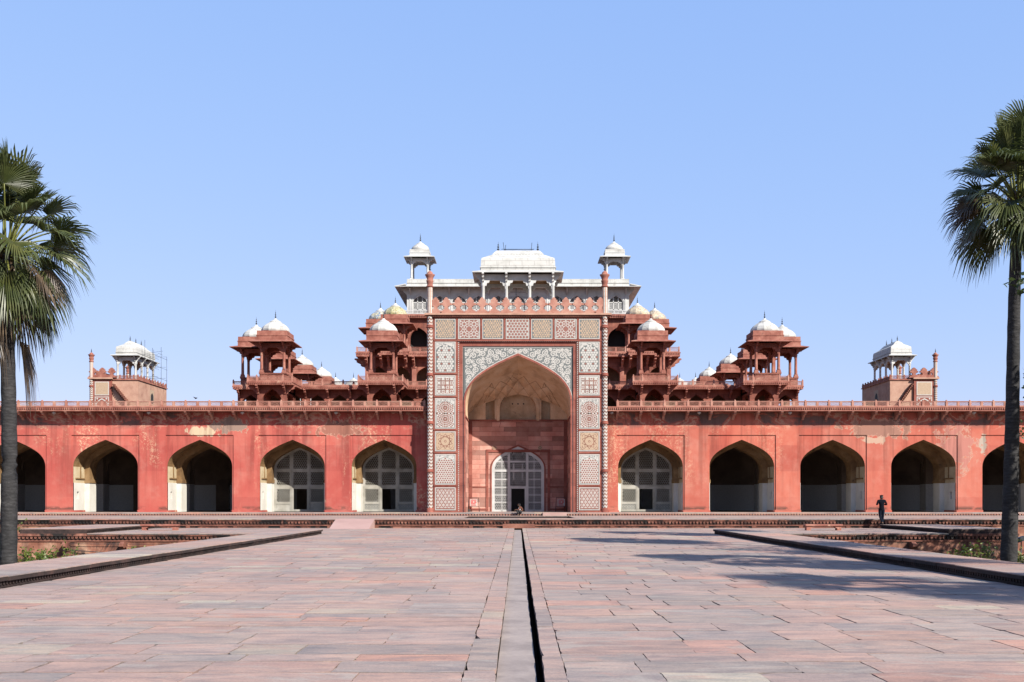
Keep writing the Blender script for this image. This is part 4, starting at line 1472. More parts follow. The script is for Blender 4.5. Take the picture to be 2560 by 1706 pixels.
def jp(a, b, c, d, s=.10, wd=.033):
    p = MB(); hexnet(p, a, b, c, d, y + .03, s, wd, .04, 0, inn); p.build('lattice_panel', M['marble'], dso, True)
rows = [(PZ(1274.5, IB), PZ(1257.5, IB)), (PZ(1255, IB), PZ(1239, IB)), (PZ(1237, IB), PZ(1220, IB)), (PZ(1218, IB), PZ(1200.5, IB)), (PZ(1198.5, IB), PZ(1180, IB)), (PZ(1174, IB), PZ(1156, IB)), (PZ(1154, IB), D_ZA)]
for s in (-1, 1):
    for a, b in rows:
        jp(*sorted((s * (V1 + .2), s * 1.235)), a, b, .085, .031); jp(*sorted((s * 1.30, s * (D_HW - .2))), a, b, .085, .031)
for a, b in ((-V1, -.37), (-.30, .30), (.37, V1)):
    jp(a, b, PZ(1216, IB), PZ(1180, IB)); jp(a, b, PZ(1152, IB), D_ZA)
jp(-V1, V1, PZ(1174, IB), PZ(1156, IB))
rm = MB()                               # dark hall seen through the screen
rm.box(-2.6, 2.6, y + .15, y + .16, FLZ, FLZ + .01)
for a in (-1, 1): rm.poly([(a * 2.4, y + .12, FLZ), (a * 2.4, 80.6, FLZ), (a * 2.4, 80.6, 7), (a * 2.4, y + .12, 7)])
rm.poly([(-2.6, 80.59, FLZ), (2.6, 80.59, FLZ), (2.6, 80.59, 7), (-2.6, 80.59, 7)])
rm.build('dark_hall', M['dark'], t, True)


# ------------------------------------------------------------------ people-scale things by the portal
def sign(loc, label):
    s = thing('sign_stand', label, 'sign stand', loc, 0, 'notice stands in the recess')
    b = MB()
    b.box(-.28, .28, -.02, .02, .42, .98); b.build('board', M['inlay_white'], s)
    m = MB()
    for z0, z1, a, b2 in ((.86, .93, -.22, .22), (.70, .80, -.22, -.02), (.70, .80, .04, .22), (.58, .65, -.22, .16), (.48, .53, -.22, .2)):
        m.box(a, b2, -.026, -.02, z0, z1)
    m.build('lettering', RED_PAINT, [o for o in s.children if o.name.startswith('board')][0])
    l = MB()
    for sx in (-1, 1):
        l.tube([(sx * .44, -.22, 0), (sx * .38, .0, 1.08)], .018, 6)
        l.tube([(sx * .44, .3, 0), (sx * .38, .0, 1.08)], .018, 6)
    l.tube([(-.39, 0, 1.08), (.39, 0, 1.08)], .018, 6)
    l.tube([(-.41, -.08, .42), (.41, -.08, .42)], .014, 6)
    l.build('stand_frame', M['iron'], s)
    return s


RED_PAINT = plain('red_paint', (0.55, 0.03, 0.025, 1))
sg1 = sign((PX(1184, 78.2), 78.2, FLZ), 'red and white notice on a metal stand in the sunlit left of the recess')
dup(sg1, (PX(1403, 78.3), 78.3, FLZ), 'red and white notice on a metal stand in the shaded right of the recess')
sh = MB()
sh.lathe([(.0, .0), (.16, .02), (.17, .10), (.10, .19), (.0, .2)], 10, (0, 0, 0), sx=1.3)
o = sh.build('bag', M['dark']); o.location = (PX(1170, 77.9), 77.9, FLZ)
tag(o, 'small dark bag on the floor beside the sunlit notice stand', 'bag')
# ------------------------------------------------------------------ kiosks (chhatris)
DOME = [(1.0, 0), (1.035, .08), (1.03, .2), (.97, .33), (.86, .46), (.70, .58), (.50, .69), (.32, .78), (.18, .86), (.09, .93), (.05, 1.0)]


def cusp_beam(mb, x0, x1, y0, y1, z0, z1, axis, m=0):
    """lintel with cusped corbels either end: stepped under-side"""
    L = x1 - x0
    prof = [(x0, z0 - (z1 - z0) * 1.5), (x0 + L * .05, z0 - (z1 - z0) * 1.45), (x0 + L * .07, z0 - (z1 - z0) * .95), (x0 + L * .14, z0 - (z1 - z0) * .9), (x0 + L * .17, z0 - (z1 - z0) * .45), (x0 + L * .25, z0 - (z1 - z0) * .4), (x0 + L * .29, z0)]
    P = prof + [(x1 + x0 - a, b) for a, b in prof[::-1]] + [(x1, z1), (x0, z1)]
    # fan triangulated as left corbel, right corbel and beam
    lc = prof + [(x0, z0)]
    rc = [(x1 + x0 - a, b) for a, b in lc]
    for q in (lc, rc, [(x0, z0), (x1, z0), (x1, z1), (x0, z1)]):
        if axis == 'y': mb.prism(q, 'y', y0, y1, m)
        else: mb.prism(q, 'x', y0, y1, m)


def kiosk(name, label, cat, loc, group, d, mb_stone, mb_dome, mb_cap, mtrim):
    """square domed kiosk: plinth, four columns, corbelled lintels, spreading eave, drum, ribbed dome and finial"""
    t = thing(name, label, cat, loc, 0, group)
    s, hp, hc, cw = d['s'], d['hp'], d['hc'], d['cw']
    z = hp
    if hp > 0:
        p = MB()
        b = s + .16
        p.box(-b, b, -b, b, 0, hp - .12)
        p.box(-b - .06, b + .06, -b - .06, b + .06, hp - .12, hp)
        for k in range(3):
            a = -b + (2 * b) * (k + .5) / 3
            p.box(a - .3, a + .3, -b - .025, -b, hp * .28, hp * .74, 1)
            p.box(b, b + .025, a - .3, a + .3, hp * .28, hp * .74, 1); p.box(-b - .025, -b, a - .3, a + .3, hp * .28, hp * .74, 1)
        dentils(p, -b, b, -b - .05, hp - .20, hp - .12, .14)
        p.build('plinth', [mb_stone, mtrim], t)
    cm = MB()
    cm.box(-cw * .85, cw * .85, -cw * .85, cw * .85, 0, .12); cm.box(-cw * .68, cw * .68, -cw * .68, cw * .68, .12, .30)
    cm.lathe([(cw * .66, .30), (cw * .56, .42), (cw * .52, hc * .55), (cw * .50, hc * .86), (cw * .62, hc * .88), (cw * .62, hc * .91), (cw * .52, hc * .93), (cw * .75, hc)], 8, rot=math.pi / 8)
    # scrolled struts out to the eave
    for dx, dy in ((0, -1),):
        pass
    cme = cm.mesh('column', [mtrim])
    for sx in (-1, 1):
        for sy in (-1, 1):
            put('column', cme, t, (sx * s, sy * s, z))
    zc = z + hc
    lb = d['lint']
    e = MB()
    for q in (-1, 1):
        cusp_beam(e, -s, s, q * s - cw * .42, q * s + cw * .42, zc, zc + lb, 'y')
        cusp_beam(e, -s, s, q * s - cw * .42, q * s + cw * .42, zc, zc + lb, 'x')
    e.box(-s, s, -s, s, zc + lb * .75, zc + lb)
    e.build('lintel', mb_stone, t)
    ze = zc + lb
    eo = d['eave']
    k = (eo - s) / .84
    for sx in (-1, 1):
        for sy in (-1, 1):
            br = MB()
            kk = (eo - s) * .8
            pr = [(0, ze - .02), (kk, ze + .0), (kk, ze - .08), (kk * .75, ze - .14), (kk * .7, ze - .26), (kk * .4, ze - .32), (kk * .3, ze - .5), (0, ze - .62)]
            br.prism([(sy * (s + a), b) for a, b in pr], 'x', sx * s - .07, sx * s + .07)
            br.prism([(sx * (s + a), b) for a, b in pr], 'y', sy * s - .07, sy * s + .07)
            br.build('bracket', mtrim, t, fix=True)
    # sloping stone eave
    v = MB()
    zi, zo, th = ze + .30, ze + .02, .07
    si = s + .05
    cor = [(-1, -1), (1, -1), (1, 1), (-1, 1)]
    for a in range(4):
        (ax, ay), (bx, by) = cor[a], cor[(a + 1) % 4]
        v.poly([(ax * eo, ay * eo, zo + th), (bx * eo, by * eo, zo + th), (bx * si, by * si, zi + th), (ax * si, ay * si, zi + th)])
        v.poly([(ax * eo, ay * eo, zo), (ax * si, ay * si, zi - .05), (bx * si, by * si, zi - .05), (bx * eo, by * eo, zo)])
        v.poly([(ax * eo, ay * eo, zo), (bx * eo, by * eo, zo), (bx * eo, by * eo, zo + th), (ax * eo, ay * eo, zo + th)])
    v.poly([(c[0] * si, c[1] * si, zi - .05) for c in cor])
    v.build('eave', mb_stone if mb_stone != M['red'] else M['red_trim'], t)
    dr = MB()
    dh, dd = d['drum'], d['dhw']
    zb = zi
    dr.box(-dd, dd, -dd, dd, zb - .1, zb + dh * .42)
    dr.box(-dd - .04, dd + .04, -dd - .04, dd + .04, zb + dh * .42, zb + dh * .52)
    dr.box(-dd + .02, dd - .02, -dd + .02, dd - .02, zb + dh * .52, zb + dh, 1)
    dr.build('drum', [mb_stone if mb_stone != M['red'] else M['red_trim'], d.get('band', mtrim)], t)
    zd = zb + dh
    dm = MB()
    r, hd = d['r'], d['hd']
    dm.lathe([(a * r, b * hd) for a, b in DOME], d.get('n', 12), (0, 0, zd), 0, d.get('smooth', False), rot=math.pi / d.get('n', 12))
    do = dm.build('dome', mb_dome, t)
    cp = MB()
    n2 = 24
    cp.lathe([(.40 * r, .725 * hd), (.44 * r, .715 * hd), (.40 * r, .79 * hd), (.235 * r, .87 * hd), (.12 * r, .95 * hd), (.085 * r, 1.02 * hd), (.02, 1.03 * hd)], n2, (0, 0, zd), 0)
    for q in range(16):
        a = q * math.pi / 8
        cp.lathe([(.03, 0), (.05, .03), (.03, .06)], 5, (.43 * r * math.cos(a), .43 * r * math.sin(a), zd + .69 * hd), 0)
    cp.build('dome_cap', mb_cap, do)
    f = MB()
    fk = d['fin'] / .88
    f.lathe([(a * min(fk, 1.15) * 1.05, b * fk) for a, b in FIN], 8, (0, 0, zd + 1.01 * hd))
    f.build('finial', M['iron'], t)
    return t


RED = dict(s=1.08, hp=.90, hc=2.45, cw=.26, lint=.42, eave=2.12, drum=.86, dhw=1.47, r=1.32, hd=1.38, fin=.85, n=12)
M['tile'] = None


def tile_mat(name, cols):
    t_ = NT(name, 0.45, 0.4)
    v = t_.n('ShaderNodeTexVoronoi', Vector=t_.pos((1, 1, 1)), Scale=9.0)
    sp = t_.n('ShaderNodeSeparateColor', Color=v.outputs['Color']).outputs[0]
    c = t_.ramp(sp, [(0.0, cols[0]), (0.3, cols[1]), (0.55, cols[2]), (0.8, cols[3])], 'CONSTANT')
    big = t_.ramp(t_.noise(t_.pos((1, 1, 1)), 1.4, 4), [(0.52, 0), (0.6, 1)])
    c = t_.mix(t_.math('MULTIPLY', big, 0.6), c, cols[4])
    c = t_.mix(t_.ramp(v.outputs['Distance'], [(0.05, 0), (0.08, 0)]), c, (.1, .1, .1, 1))
    return t_.color(c)


M['tile_y'] = tile_mat('yellow_green_tiles', [(0.36, 0.31, 0.14, 1), (0.47, 0.43, 0.25, 1), (0.24, 0.25, 0.14, 1), (0.52, 0.47, 0.33, 1), (0.36, 0.33, 0.19, 1)])
M['tile_b'] = tile_mat('blue_white_tiles', [(0.14, 0.20, 0.27, 1), (0.55, 0.53, 0.45, 1), (0.28, 0.30, 0.32, 1), (0.50, 0.42, 0.20, 1), (0.42, 0.40, 0.32, 1)])
M['tile_s'] = tile_mat('sandy_tiles', [(0.50, 0.40, 0.26, 1), (0.36, 0.29, 0.20, 1), (0.58, 0.48, 0.33, 1), (0.30, 0.28, 0.26, 1), (0.42, 0.34, 0.24, 1)])

Y2 = 100.0                 # front of the second storey
R2Z = 12.93
ZK = R2Z + .02
kA = kiosk('domed_kiosk', 'front white-domed red kiosk at the left corner of the second storey', 'kiosk', (-23.55, 97.6, ZK), 'white-domed kiosks on the second storey', RED, M['red'], M['white'], M['white'], M['red_trim'])
KI = [
    (-26.35, 101.2, 'white-domed red kiosk just behind the left corner kiosk, outermost on that side'),
    (-26.0, 109.6, 'red kiosk seen through the columns of the left corner kiosk'),
    (-26.2, 122.0, 'white-domed red kiosk half hidden below the left corner kiosk eave, in the row running back'),
    (-26.0, 133.0, 'small far white-domed kiosk left of the portal, right of the larger half-hidden one'),
    (-26.2, 144.3, 'tiny far white dome with finial above the left gallery railing, nearer the corner kiosk'),
    (-23.7, 144.8, 'tiny far white dome with finial above the left gallery railing, nearer the portal'),
    (-13.05, 97.6, 'white-domed red kiosk beside the portal, left of it, under the tiled domes'),
]
for x, y_, lab in KI: dup(kA, (x, y_, ZK), lab)
KR = [
    (23.95, 97.6, 'front white-domed red kiosk at the right corner of the second storey'),
    (26.6, 101.2, 'white-domed red kiosk just behind the right corner kiosk, outermost on that side'),
    (25.7, 109.6, 'red kiosk seen through the columns of the right corner kiosk'),
    (25.6, 121.0, 'white-domed red kiosk half hidden behind the right corner kiosk eave, in the row running back'),
    (25.3, 133.0, 'small far white-domed kiosk right of the portal, left of the larger half-hidden one'),
    (25.5, 144.3, 'tiny far white dome with finial above the right gallery railing, nearer the corner kiosk'),
    (23.3, 144.8, 'tiny far white dome with finial above the right gallery railing, nearer the portal'),
    (12.9, 97.6, 'white-domed red kiosk beside the portal, right of it, under the tiled domes'),
]
for x, y_, lab in KR: dup(kA, (x, y_, ZK), lab)

R3Z = 17.35
TIL = dict(s=1.08, hp=0.0, hc=2.65, cw=.26, lint=.40, eave=2.15, drum=.86, dhw=1.42, r=1.27, hd=1.42, fin=.8, n=12, smooth=False)
kJ = kiosk('tiled_kiosk', 'red kiosk with a yellow-green tiled dome left of the white upper storey', 'kiosk', (-13.3, 109.0, R3Z), 'tiled-dome kiosks on the third storey', TIL, M['red'], M['tile_y'], M['white'], M['red_trim'])
kI = kiosk('tiled_kiosk', 'red kiosk with a blue and white tiled dome, outermost left on the third storey', 'kiosk', (-15.3, 111.8, R3Z), 'tiled-dome kiosks on the third storey', TIL, M['red'], M['tile_b'], M['white'], M['red_trim'])
kK = kiosk('tiled_kiosk', 'red kiosk with a sandy tiled dome right of the white upper storey', 'kiosk', (12.95, 109.0, R3Z), 'tiled-dome kiosks on the third storey', TIL, M['red'], M['tile_s'], M['white'], M['red_trim'])
dup(kK, (15.2, 111.8, R3Z), 'red kiosk with a sandy tiled dome, outermost right on the third storey')
for ks in (kJ, kI, kK):
    pass


# ------------------------------------------------------------------ second storey: open arcade, balcony, porches
P_2 = post_mesh(.62, .14, 'rail')
LP_2 = panel_mesh(.95, .34, .07, 'rail'); LP_2['w'] = .95
BR_2 = bracket_mesh('bracket', .2, .95)
st2 = thing('gallery_storey', 'red sandstone second storey with a row of small pointed arches and a railing', 'building', (0, Y2, 8.48))
bay = 2.22
WLS = {-1: MB(), 1: MB()}
nb = 12
hw2, zs2, za2, zt2 = .93, 10.95, 12.15, 12.6
base2 = 8.48
XE = 27.9
for i in range(-nb, nb + 1):
    c = i * bay
    if abs(c) < 5: continue
    wl = WLS[1 if c > 0 else -1]
    arch_face(wl, c - bay / 2, c + bay / 2, base2, zt2, c, hw2, zs2, za2, Y2)
    arch_reveal(wl, c, hw2, base2, zs2, za2, Y2, Y2 + .5)
for s in (-1, 1):
    wl = WLS[s]
    a, b = sorted((s * (nb + .5) * bay, s * XE)); wl.poly([(a, Y2, base2), (b, Y2, base2), (b, Y2, zt2), (a, Y2, zt2)])
    # return wall: corner bay left open as an arch, the rest solid
    for yy in (Y2 + 3.2, Y2 + .0):
        pass
    for q in range(12):
        y0 = Y2 + .5 + q * 4.5
        wl.box(*sorted((s * (XE - .5), s * XE)), y0 + 2.6, y0 + 4.5, base2, zt2 - .01)
        wl.box(*sorted((s * (XE - .49), s * (XE - .01))), y0 - .01, y0 + 2.61, za2 - .2, zt2 - .012)
    wl.box(*sorted((s * (XE - .5), s * (XE - .003))), Y2 + .01, Y2 + .55, base2, zt2 - .01)
for s in (-1, 1): WLS[s].build('wall', M['red'], st2, True)
iw = MB()
iw.poly([(-24.4, Y2 + 3.4, base2), (24.4, Y2 + 3.4, base2), (24.4, Y2 + 3.4, zt2), (-24.4, Y2 + 3.4, zt2)])
for s in (-1, 1):
    iw.box(s * 24.4 - .3, s * 24.4 + .3, Y2 + 3.4, 155, base2, zt2)
for i in range(-11, 12):
    c = i * bay
    arch_face(iw, c - bay / 2, c + bay / 2, base2, zt2, c, .8, 10.4, 11.6, Y2 + 3.35)
iw.build('gallery_wall', M['gallery'], st2, True)
for i in range(-nb, nb + 1):
    x = (i + .5) * bay
    if abs(x) < 5 or abs(x) > XE: continue
    pi = MB(); pi.box(x - .16, x + .16, Y2 - .1, Y2, base2, zs2 + .6)
    pi.box(x - .2, x + .2, Y2 - .13, Y2 - .001, base2, base2 + .5); pi.build('pilaster', M['red_trim'], st2, True)
rf = MB()
rf.box(-XE - .25, XE + .25, Y2 - .85, 156, zt2, R2Z - .12)
rf.box(-XE - .3, XE + .3, Y2 - .9, 156, R2Z - .12, R2Z)
dentils(rf, -XE - .25, XE + .25, Y2 - .9, R2Z - .24, R2Z - .12, .18)
rf.build('balcony_slab', M['red_trim'], st2, True)
for i in range(-nb, nb):
    x = (i + .5) * bay
    if abs(x) > 5: put('bracket', BR_2, st2, (x, 0, zt2 + .0 - 8.48))
for s in (-1, 1):
    put('bracket', BR_2, st2, (s * (XE - .2), 0, zt2 - 8.48))
for s in (-1, 1):
    porches = sorted([s * 23.55, s * 13.05])
    # porches under the two front kiosks
    for pc in porches:
        yq = 96.1
        p = MB()
        w2 = 1.38
        arch_face(p, pc - w2, pc + w2, base2, zt2 - .02, pc, .98, 10.95, 12.35, yq)
        arch_reveal(p, pc, .98, base2, 10.95, 12.35, yq, yq + .5)
        for q in (-1, 1):
            p.box(*sorted((pc + q * w2, pc + q * (w2 - .45))), yq + .001, yq + .55, base2, zt2 - .02)
            p.box(*sorted((pc + q * w2, pc + q * (w2 - .35))), Y2 - .6, Y2, base2, zt2 - .02)
            p.box(*sorted((pc + q * w2, pc + q * (w2 - .3))), yq + .5, Y2, 12.0, zt2 - .02)
            cusp_beam(p, yq + .3, Y2 - .3, *sorted((pc + q * w2, pc + q * (w2 - .25))), 11.9, 12.2, 'x')
        p.build('porch', M['red'], st2, True)
        f = MB()
        f.box(pc - 2.15, pc + 2.15, yq - .8, Y2 - .86, zt2, R2Z - .12)
        f.box(pc - 2.2, pc + 2.2, yq - .85, Y2 - .91, R2Z - .12, R2Z)
        dentils(f, pc - 2.2, pc + 2.2, yq - .86, R2Z - .24, R2Z - .12, .18)
        f.build('porch_slab', M['red_trim'], st2, True)
        for q in (-1.28, 1.28):
            put('bracket', BR_2, st2, (pc + q, yq - Y2, zt2 - 8.48))
            o = put('bracket', BR_2, st2, (pc + q * 1.08, yq - Y2 + .15, zt2 - 8.48)); o.rotation_euler = (0, 0, RAD(90 if q > 0 else -90))
        balustrade(st2, [pc - 2.1, pc - 1.25, pc + 1.25, pc + 2.1], yq - .75, R2Z, .50, P_2, LP_2, npan=1)
        for q in (-1, 1):
            r = MB()
            xx = pc + q * 2.1
            r.box(xx - .04, xx + .04, yq - .75, Y2 - .8, R2Z, R2Z + .06); r.box(xx - .04, xx + .04, yq - .75, Y2 - .8, R2Z + .44, R2Z + .5)
            for k in range(4): r.box(xx - .05, xx + .05, yq - .7 + k * 1.15, yq - .6 + k * 1.15, R2Z, R2Z + .5)
            for k in range(3): r.box(xx - .02, xx + .02, yq - .6 + k * 1.15, yq + .45 + k * 1.15, R2Z + .06, R2Z + .44)
            r.build('side_rail', M['red_trim'], st2, True)
    segs = [sorted((s * 5.3, s * 10.9)), sorted((s * 15.2, s * 21.4)), sorted((s * 25.7, s * 28.1))]
    for a, b in segs:
        n = max(1, int(round((b - a) / 2.1)))
        balustrade(st2, [a + (b - a) * k / n for k in range(n + 1)], Y2 - .78, R2Z, .46, P_2, LP_2)
# plain white conduit standing on the first roof, left
pp = MB()
for x in (-23.0, -22.0):
    pp.tube([(0 + (x + 22.5), 0, 0), (x + 22.5, 0, 2.9)], .022, 6)
o = pp.build('pipe_pair', M['marble']); o.location = (-20.4, 96.5, 8.5)
tag(o, 'pair of thin pale pipes standing before the left gallery arches', 'pipes')

# ------------------------------------------------------------------ third storey
Y3 = 107.6
st3 = thing('middle_storey', 'set-back red third storey with deep arches and jutting balconies', 'building', (0, Y3, R2Z))
W3S = {-1: MB(), 1: MB()}
z3t = 16.9
X3 = 16.3
for s in (-1, 1):
    w3 = W3S[s]
    for c, hw in ((15.0, .95), (12.55, .98), (9.7, 1.2), (7.0, 1.0)):
        c = s * c
        wd = hw + .25
        arch_face(w3, c - wd, c + wd, R2Z, z3t, c, hw, 14.9, 16.0, Y3)
        arch_reveal(w3, c, hw, R2Z, 14.9, 16.0, Y3, Y3 + .6)
    for a, b in ((16.2, X3), (13.53 + .25, 13.8), (10.95, 11.32), (8.25, 8.45), (5.0, 5.75)):
        a, b = sorted((s * a, s * b)); w3.poly([(a, Y3, R2Z), (b, Y3, R2Z), (b, Y3, z3t), (a, Y3, z3t)])
    w3.box(*sorted((s * X3, s * (X3 - .4))), Y3 + .61, 148, R2Z, z3t)
for s in (-1, 1): W3S[s].build('wall', M['red'], st3, True)
iw = MB()
iw.poly([(-16, Y3 + 2.4, R2Z), (16, Y3 + 2.4, R2Z), (16, Y3 + 2.4, z3t), (-16, Y3 + 2.4, z3t)])
iw.build('gallery_wall', M['gallery'], st3, True)
for s in (-1, 1):
    for x in (16.1, 13.75, 11.1, 8.35):
        cl = MB(); cl.box(s * x - .22, s * x + .22, Y3 - .35, Y3, R2Z, 15.9)
        cl.box(s * x - .27, s * x + .27, Y3 - .4, Y3, R2Z, R2Z + .5)
        cl.box(s * x - .26, s * x + .26, Y3 - .4, Y3, 15.7, 15.9); cl.build('pilaster', M['red_trim'], st3, True)
sb = MB()
sb.box(-X3 - .9, X3 + .9, Y3 - 1.0, 148, z3t, R3Z - .1)
sb.box(-X3 - .95, X3 + .95, Y3 - 1.05, 148, R3Z - .1, R3Z)
dentils(sb, -X3 - .9, X3 + .9, Y3 - 1.05, R3Z - .22, R3Z - .1, .18)
for s in (-1, 1):
    for bx in (13.2,):
        sb.box(s * bx - 1.6, s * bx + 1.6, Y3 - 1.9, Y3 - 1.01, z3t + .05, R3Z - .1)
        sb.box(s * bx - 1.65, s * bx + 1.65, Y3 - 1.95, Y3 - 1.06, R3Z - .1, R3Z)
        dentils(sb, s * bx - 1.6, s * bx + 1.6, Y3 - 1.95, R3Z - .22, R3Z - .1, .18)
sb.build('balcony_slab', M['red_trim'], st3, True)
BR_3 = bracket_mesh('bracket', .24, 1.35)
for s in (-1, 1):
    for x in (16.1, 13.75, 11.1, 8.35):
        put('bracket', BR_3, st3, (s * x, -.3, z3t - R2Z))
        if x > 13:
            o = put('bracket', BR_3, st3, (s * (X3), .6 if x > 15 else 3.5, z3t - R2Z)); o.rotation_euler = (0, 0, RAD(90 * s))
    for x in (14.5, 11.9): put('bracket', BR_3, st3, (s * x, -.6, z3t - R2Z + .04))
    a, b = sorted((s * 5.6, s * 11.4)); balustrade(st3, [a, (a + b) / 2 - .9, (a + b) / 2 + .9, b], Y3 - .9, R3Z, .55, P_2, LP_2)
    a, b = sorted((s * 11.5, s * 14.9)); balustrade(st3, [a, a + .85, b - .85, b], Y3 - 1.85, R3Z, .55, P_2, LP_2, npan=1)
    a, b = sorted((s * 15.1, s * 17.1)); balustrade(st3, [a, (a + b) / 2, b], Y3 - .9, R3Z, .55, P_2, LP_2, npan=1)

# ------------------------------------------------------------------ fourth storey core under the marble court
Y4 = 112.6
st4 = thing('upper_core', 'dark red fourth storey behind the tiled kiosks carrying the white court', 'building', (0, Y4, R3Z))
MZ0 = PZ(790, 114)
w4 = MB()
X4 = 12.5
for s in (-1, 1):
    for c in (11.1, 8.0):
        arch_face(w4, s * c - 1.5, s * c + 1.5, R3Z, 22.0, s * c, 1.0, 19.8, 21.0, Y4)
        arch_reveal(w4, s * c, 1.0, R3Z, 19.8, 21.0, Y4, Y4 + .5)
    a, b = sorted((s * 12.6, s * 13.9)); w4.poly([(a, Y4, R3Z), (b, Y4, R3Z), (b, Y4, 22), (a, Y4, 22)])
    w4.box(*sorted((s * 9.5, s * 9.6)), Y4, Y4 + .4, R3Z, 22)
    w4.box(*sorted((s * 13.9, s * 13.5)), Y4 + .51, 145, R3Z, 22)
w4.box(-6.5, 6.5, Y4, Y4 + .5, R3Z, 22)
w4.build('wall', M['red'], st4, True)
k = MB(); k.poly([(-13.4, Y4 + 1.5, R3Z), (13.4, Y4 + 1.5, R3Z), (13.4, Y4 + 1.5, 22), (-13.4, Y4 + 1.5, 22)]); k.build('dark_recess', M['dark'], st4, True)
k = MB()
k.box(-14.0, 14.0, Y4 - .5, 145, 22.0, 22.25); k.box(-14.1, 14.1, Y4 - .6, 145, 22.25, 22.4)
dentils(k, -14, 14, Y4 - .6, 22.12, 22.25, .2)
k.build('cornice', M['red_trim'], st4, True)
k = MB(); k.box(-13.6, 13.6, Y4 - .4, Y4 - .3, 22.4, 22.5); k.box(-13.6, 13.6, Y4 - .4, Y4 - .3, 22.78, 22.86)
x = -13.6
while x < 13.6:
    k.box(x, x + .1, Y4 - .4, Y4 - .3, 22.5, 22.78); hexnet(k, x + .1, x + .9, 22.5, 22.78, Y4 - .37, .07, .03, .04); x += .9
k.build('marble_railing', M['marble'], st4, True)

# ------------------------------------------------------------------ white marble court with screened windows
YM = 114.0
st5 = thing('marble_court', 'long white marble top storey with lattice windows and a deep eave', 'building', (0, YM, 22.4))
XM = 12.6
zb, zt = 22.4, PZ(722, YM)
wn = MB()
pitch = 49.0 / F * YM
hwm, zsm, zam = .80, PZ(758, YM), PZ(740, YM)
for i in range(-5, 6):
    c = i * pitch
    arch_face(wn, c - pitch / 2, c + pitch / 2, zb, zt, c, hwm, zsm, zam, YM)
    arch_reveal(wn, c, hwm, zb, zsm, zam, YM, YM + .3)
for s in (-1, 1):
    a, b = sorted((s * 5.5 * pitch, s * XM)); wn.poly([(a, YM, zb), (b, YM, zb), (b, YM, zt), (a, YM, zt)])
    wn.box(*sorted((s * XM, s * (XM - .4))), YM + .31, 140, zb, zt)
wn.build('wall', M['marble'], st5, True)
for i in range(-5, 6):
    c = i * pitch
    f = MB()
    for x in (-.28, .28): f.box(c + x - .05, c + x + .05, YM + .12, YM + .2, zb, arch_z(.3, hwm, zsm, zam))
    for s in (-1, 1): f.box(c + s * .8 - .06, c + s * .8 + .06, YM + .1, YM + .2, zb, zsm)
    zz = zb + .1
    while zz < zsm + .1:
        f.box(c - .8, c + .8, YM + .12, YM + .2, zz - .05, zz + .05); zz += .80
    arch_band(f, c, hwm + .10, zb + .2, zsm, zam + .14, .07, YM, .05)
    o = f.build('window', M['marble'], st5, True)
    p = MB()
    hexnet(p, c - .75, c + .75, zb, zam, YM + .15, .062, .040, .02, 0, lambda x, z: z < zsm + .05)
    p.build('lattice_panel', M['marble'], o, True)
k = MB(); k.poly([(-12, YM + 1.2, zb), (12, YM + 1.2, zb), (12, YM + 1.2, zt), (-12, YM + 1.2, zt)]); k.build('dim_interior', M['gdado'], st5, True)
for i in range(-6, 6):
    x = (i + .5) * pitch
    k = MB(); k.box(x - .09, x + .09, YM - .07, YM, zb, zt - .8); k.build('pilaster', M['marble'], st5, True)
    k = MB(); k.prism([(YM, zt - .75), (YM - .12, zt - .6), (YM - .5, zt - .1), (YM - .5, zt), (YM, zt)], 'x', x - .07, x + .07); k.build('eave_bracket', M['marble'], st5, True, True)
for s in (-1, 1):
    k = MB(); k.prism([(s * XM, zt - .75), (s * (XM + .12), zt - .6), (s * (XM + .6), zt - .1), (s * (XM + .6), zt), (s * XM, zt)], 'y', YM + .01, YM + .2); k.build('eave_bracket', M['marble'], st5, True, True)
ev = MB()
eo = 1.25
ev.prism([(YM - eo, zt - .02), (YM - eo, zt + .06), (YM, zt + .32), (YM, zt + .22)], 'x', -XM - eo, XM + eo)
for s in (-1, 1):
    ev.prism([(s * (XM + eo), zt - .02), (s * (XM + eo), zt + .06), (s * XM, zt + .32), (s * XM, zt + .22)], 'y', YM - eo + .003, 141)
ev.build('eave', M['marble'], st5, True, True)
k = MB()
zp = PZ(698, YM)
k.box(-XM, XM, YM - .02, YM + .5, zt - .1, zp)
k.box(-XM - .05, XM + .05, YM - .08, YM - .02, zt + .2 + (zp - zt) * .38, zt + .3 + (zp - zt) * .38)
for s in (-1, 1): k.box(*sorted((s * XM, s * (XM - .5))), YM + .5, 140, zt + .2, zp)
x = -XM
k.build('parapet', M['white'], st5, True)
MAR = dict(s=.92, hp=.0, hc=2.25, cw=.26, lint=.34, eave=1.75, drum=.72, dhw=1.13, r=1.02, hd=1.12, fin=1.0, n=16, smooth=True, band=M['white'])
zc = zp
kM = kiosk('marble_kiosk', 'white marble kiosk on the left front corner of the white top storey', 'kiosk', (PX(1051, 116), 116, zc), 'white kiosks on the marble court corners', MAR, M['marble'], M['white'], M['white'], M['marble'])
dup(kM, (PX(1535, 116), 116, zc), 'white marble kiosk on the right front corner of the white top storey')
dup(kM, (PX(1088, 139), 139, zc), 'far white kiosk whose finial shows beside the left fluted column')
dup(kM, (PX(1497, 139), 139, zc), 'far white kiosk whose finial shows beside the right fluted column')


